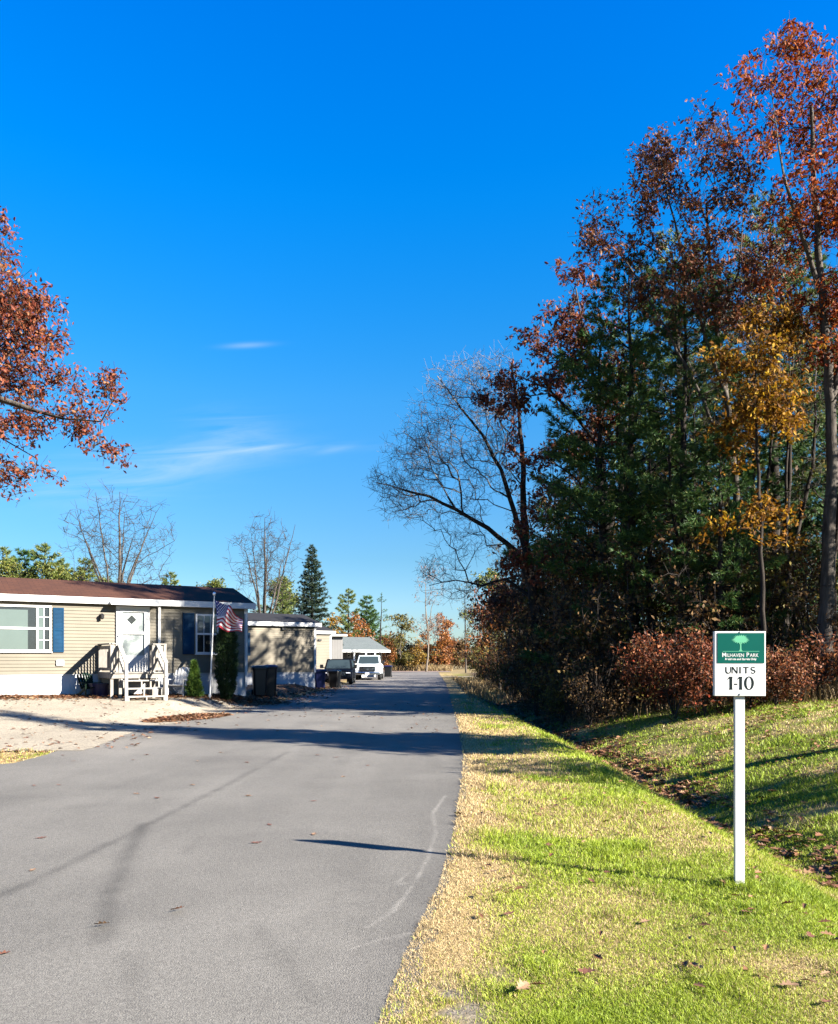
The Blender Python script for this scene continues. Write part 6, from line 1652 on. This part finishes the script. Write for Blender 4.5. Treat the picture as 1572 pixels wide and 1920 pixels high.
# ------------------------------------------------------------------ sky, sun, camera
w = bpy.data.worlds.new('World'); S.world = w; w.use_nodes = True
n, l = w.node_tree.nodes, w.node_tree.links
bg = n['Background']
sky = n.new('ShaderNodeTexSky'); sky.sky_type = 'NISHITA'; sky.sun_disc = False; sky.sun_elevation = SUN_EL; sky.sun_rotation = SUN_AZ
sky.air_density = 1.0; sky.dust_density = 0.15; sky.ozone_density = 2.5; sky.altitude = 200
hs = n.new('ShaderNodeHueSaturation'); hs.inputs['Saturation'].default_value = 1.45; hs.inputs['Hue'].default_value = 0.5; hs.inputs['Value'].default_value = 1.0
tc0 = n.new('ShaderNodeTexCoord'); sz = n.new('ShaderNodeSeparateXYZ'); l.new(tc0.outputs['Generated'], sz.inputs[0])
# clear dry autumn air: deeper blue overhead, less glare towards the horizon
tint = ramp(n, [(0.0, (0.28, 0.35, 0.52)), (0.05, (0.32, 0.39, 0.51)), (0.117, (0.37, 0.435, 0.485)), (0.295, (0.68, 0.70, 0.715)), (0.48, (0.38, 0.84, 0.985)), (0.61, (0.30, 0.80, 1.11))])
l.new(sz.outputs[2], tint.inputs['Fac'])
tm = n.new('ShaderNodeMix'); tm.data_type = 'RGBA'; tm.blend_type = 'MULTIPLY'; tm.inputs[0].default_value = 1
l.new(sky.outputs[0], hs.inputs['Color']); l.new(hs.outputs[0], tm.inputs[6]); l.new(tint.outputs['Color'], tm.inputs[7])


def mth(op, a, b=None, c=None):
    q = n.new('ShaderNodeMath'); q.operation = op
    for i, v in enumerate((a, b, c)):
        if v is None: continue
        if isinstance(v, (int, float)): q.inputs[i].default_value = v
        else: l.new(v, q.inputs[i])
    return q.outputs[0]


tc = n.new('ShaderNodeTexCoord'); sx = n.new('ShaderNodeSeparateXYZ'); l.new(tc.outputs['Generated'], sx.inputs[0])
yy = mth('MAXIMUM', sx.outputs[1], 0.05); az = mth('DIVIDE', sx.outputs[0], yy); el = mth('DIVIDE', sx.outputs[2], yy)


def gauss(a0, e0, sa, se, tilt=0.0):
    da = mth('DIVIDE', mth('SUBTRACT', az, a0), sa); de = mth('DIVIDE', mth('SUBTRACT', mth('SUBTRACT', el, e0), mth('MULTIPLY', mth('SUBTRACT', az, a0), tilt)), se)
    return mth('EXPONENT', mth('MULTIPLY', mth('ADD', mth('MULTIPLY', da, da), mth('MULTIPLY', de, de)), -1.0))


cv = n.new('ShaderNodeCombineXYZ'); l.new(mth('MULTIPLY', az, 5.0), cv.inputs[0]); l.new(mth('MULTIPLY', mth('SUBTRACT', el, mth('MULTIPLY', az, 0.08)), 38.0), cv.inputs[1])
nz = n.new('ShaderNodeTexNoise'); nz.inputs['Scale'].default_value = 1.0; nz.inputs['Detail'].default_value = 9; nz.inputs['Roughness'].default_value = 0.62; nz.inputs['Distortion'].default_value = 1.1; l.new(cv.outputs[0], nz.inputs['Vector'])
ns = mth('MULTIPLY', mth('SUBTRACT', nz.outputs['Fac'], 0.36), 2.6)
cl = mth('ADD', mth('MULTIPLY', gauss(-0.28, 0.235, 0.10, 0.022, 0.15), 0.9), mth('MULTIPLY', gauss(-0.22, 0.272, 0.05, 0.022, -0.05), 0.7))
cl = mth('ADD', cl, mth('MULTIPLY', gauss(-0.20, 0.250, 0.12, 0.006, 0.03), 0.7))
cl = mth('ADD', cl, mth('MULTIPLY', gauss(-0.40, 0.21, 0.10, 0.03), 0.6))
cl = mth('MULTIPLY', cl, mth('MAXIMUM', ns, 0.0))
cl = mth('ADD', cl, mth('MULTIPLY', gauss(-0.205, 0.374, 0.026, 0.0032, 0.05), 0.55))
cl = mth('ADD', cl, mth('MULTIPLY', gauss(-0.10, 0.250, 0.022, 0.004, 0.2), 0.3))
cl = mth('MINIMUM', mth('MULTIPLY', cl, 0.42), 0.8)
mx = n.new('ShaderNodeMix'); mx.data_type = 'RGBA'; l.new(cl, mx.inputs[0]); l.new(tm.outputs[2], mx.inputs[6]); mx.inputs[7].default_value = (2.4, 2.93, 3.23, 1)
l.new(mx.outputs[2], bg.inputs[0]); bg.inputs[1].default_value = 0.05

sd = bpy.data.lights.new('sun', 'SUN'); sd.energy = 5.0; sd.angle = math.radians(0.53); sd.color = (1.0, 0.93, 0.82)
so = bpy.data.objects.new('sun', sd); COL.objects.link(so)
dirv = Vector((-math.sin(SUN_AZ) * math.cos(SUN_EL), -math.cos(SUN_AZ) * math.cos(SUN_EL), -math.sin(SUN_EL)))
so.rotation_euler = dirv.to_track_quat('-Z', 'Y').to_euler(); so.location = (20, -10, 30)

cd = bpy.data.cameras.new('camera'); cam = bpy.data.objects.new('camera', cd); COL.objects.link(cam)
cd.sensor_fit = 'HORIZONTAL'; cd.sensor_width = 36.0; cd.lens = 36.0 * F / 1572.0
cd.shift_y = (HY - 960.0) / 1572.0; cd.clip_start = 0.05; cd.clip_end = 3000
cam.location = (0, 0, CH); cam.rotation_euler = (math.radians(90), 0, 0); S.camera = cam

S.view_settings.view_transform = 'Standard'; S.view_settings.look = 'None'; S.view_settings.gamma = 1.0; S.view_settings.exposure = 2.7
S.view_settings.use_curve_mapping = False
cy = S.cycles
cy.max_bounces = 6; cy.diffuse_bounces = 3; cy.glossy_bounces = 2; cy.transmission_bounces = 4; cy.transparent_max_bounces = 8
cy.caustics_reflective = False; cy.caustics_refractive = False; cy.sample_clamp_indirect = 6
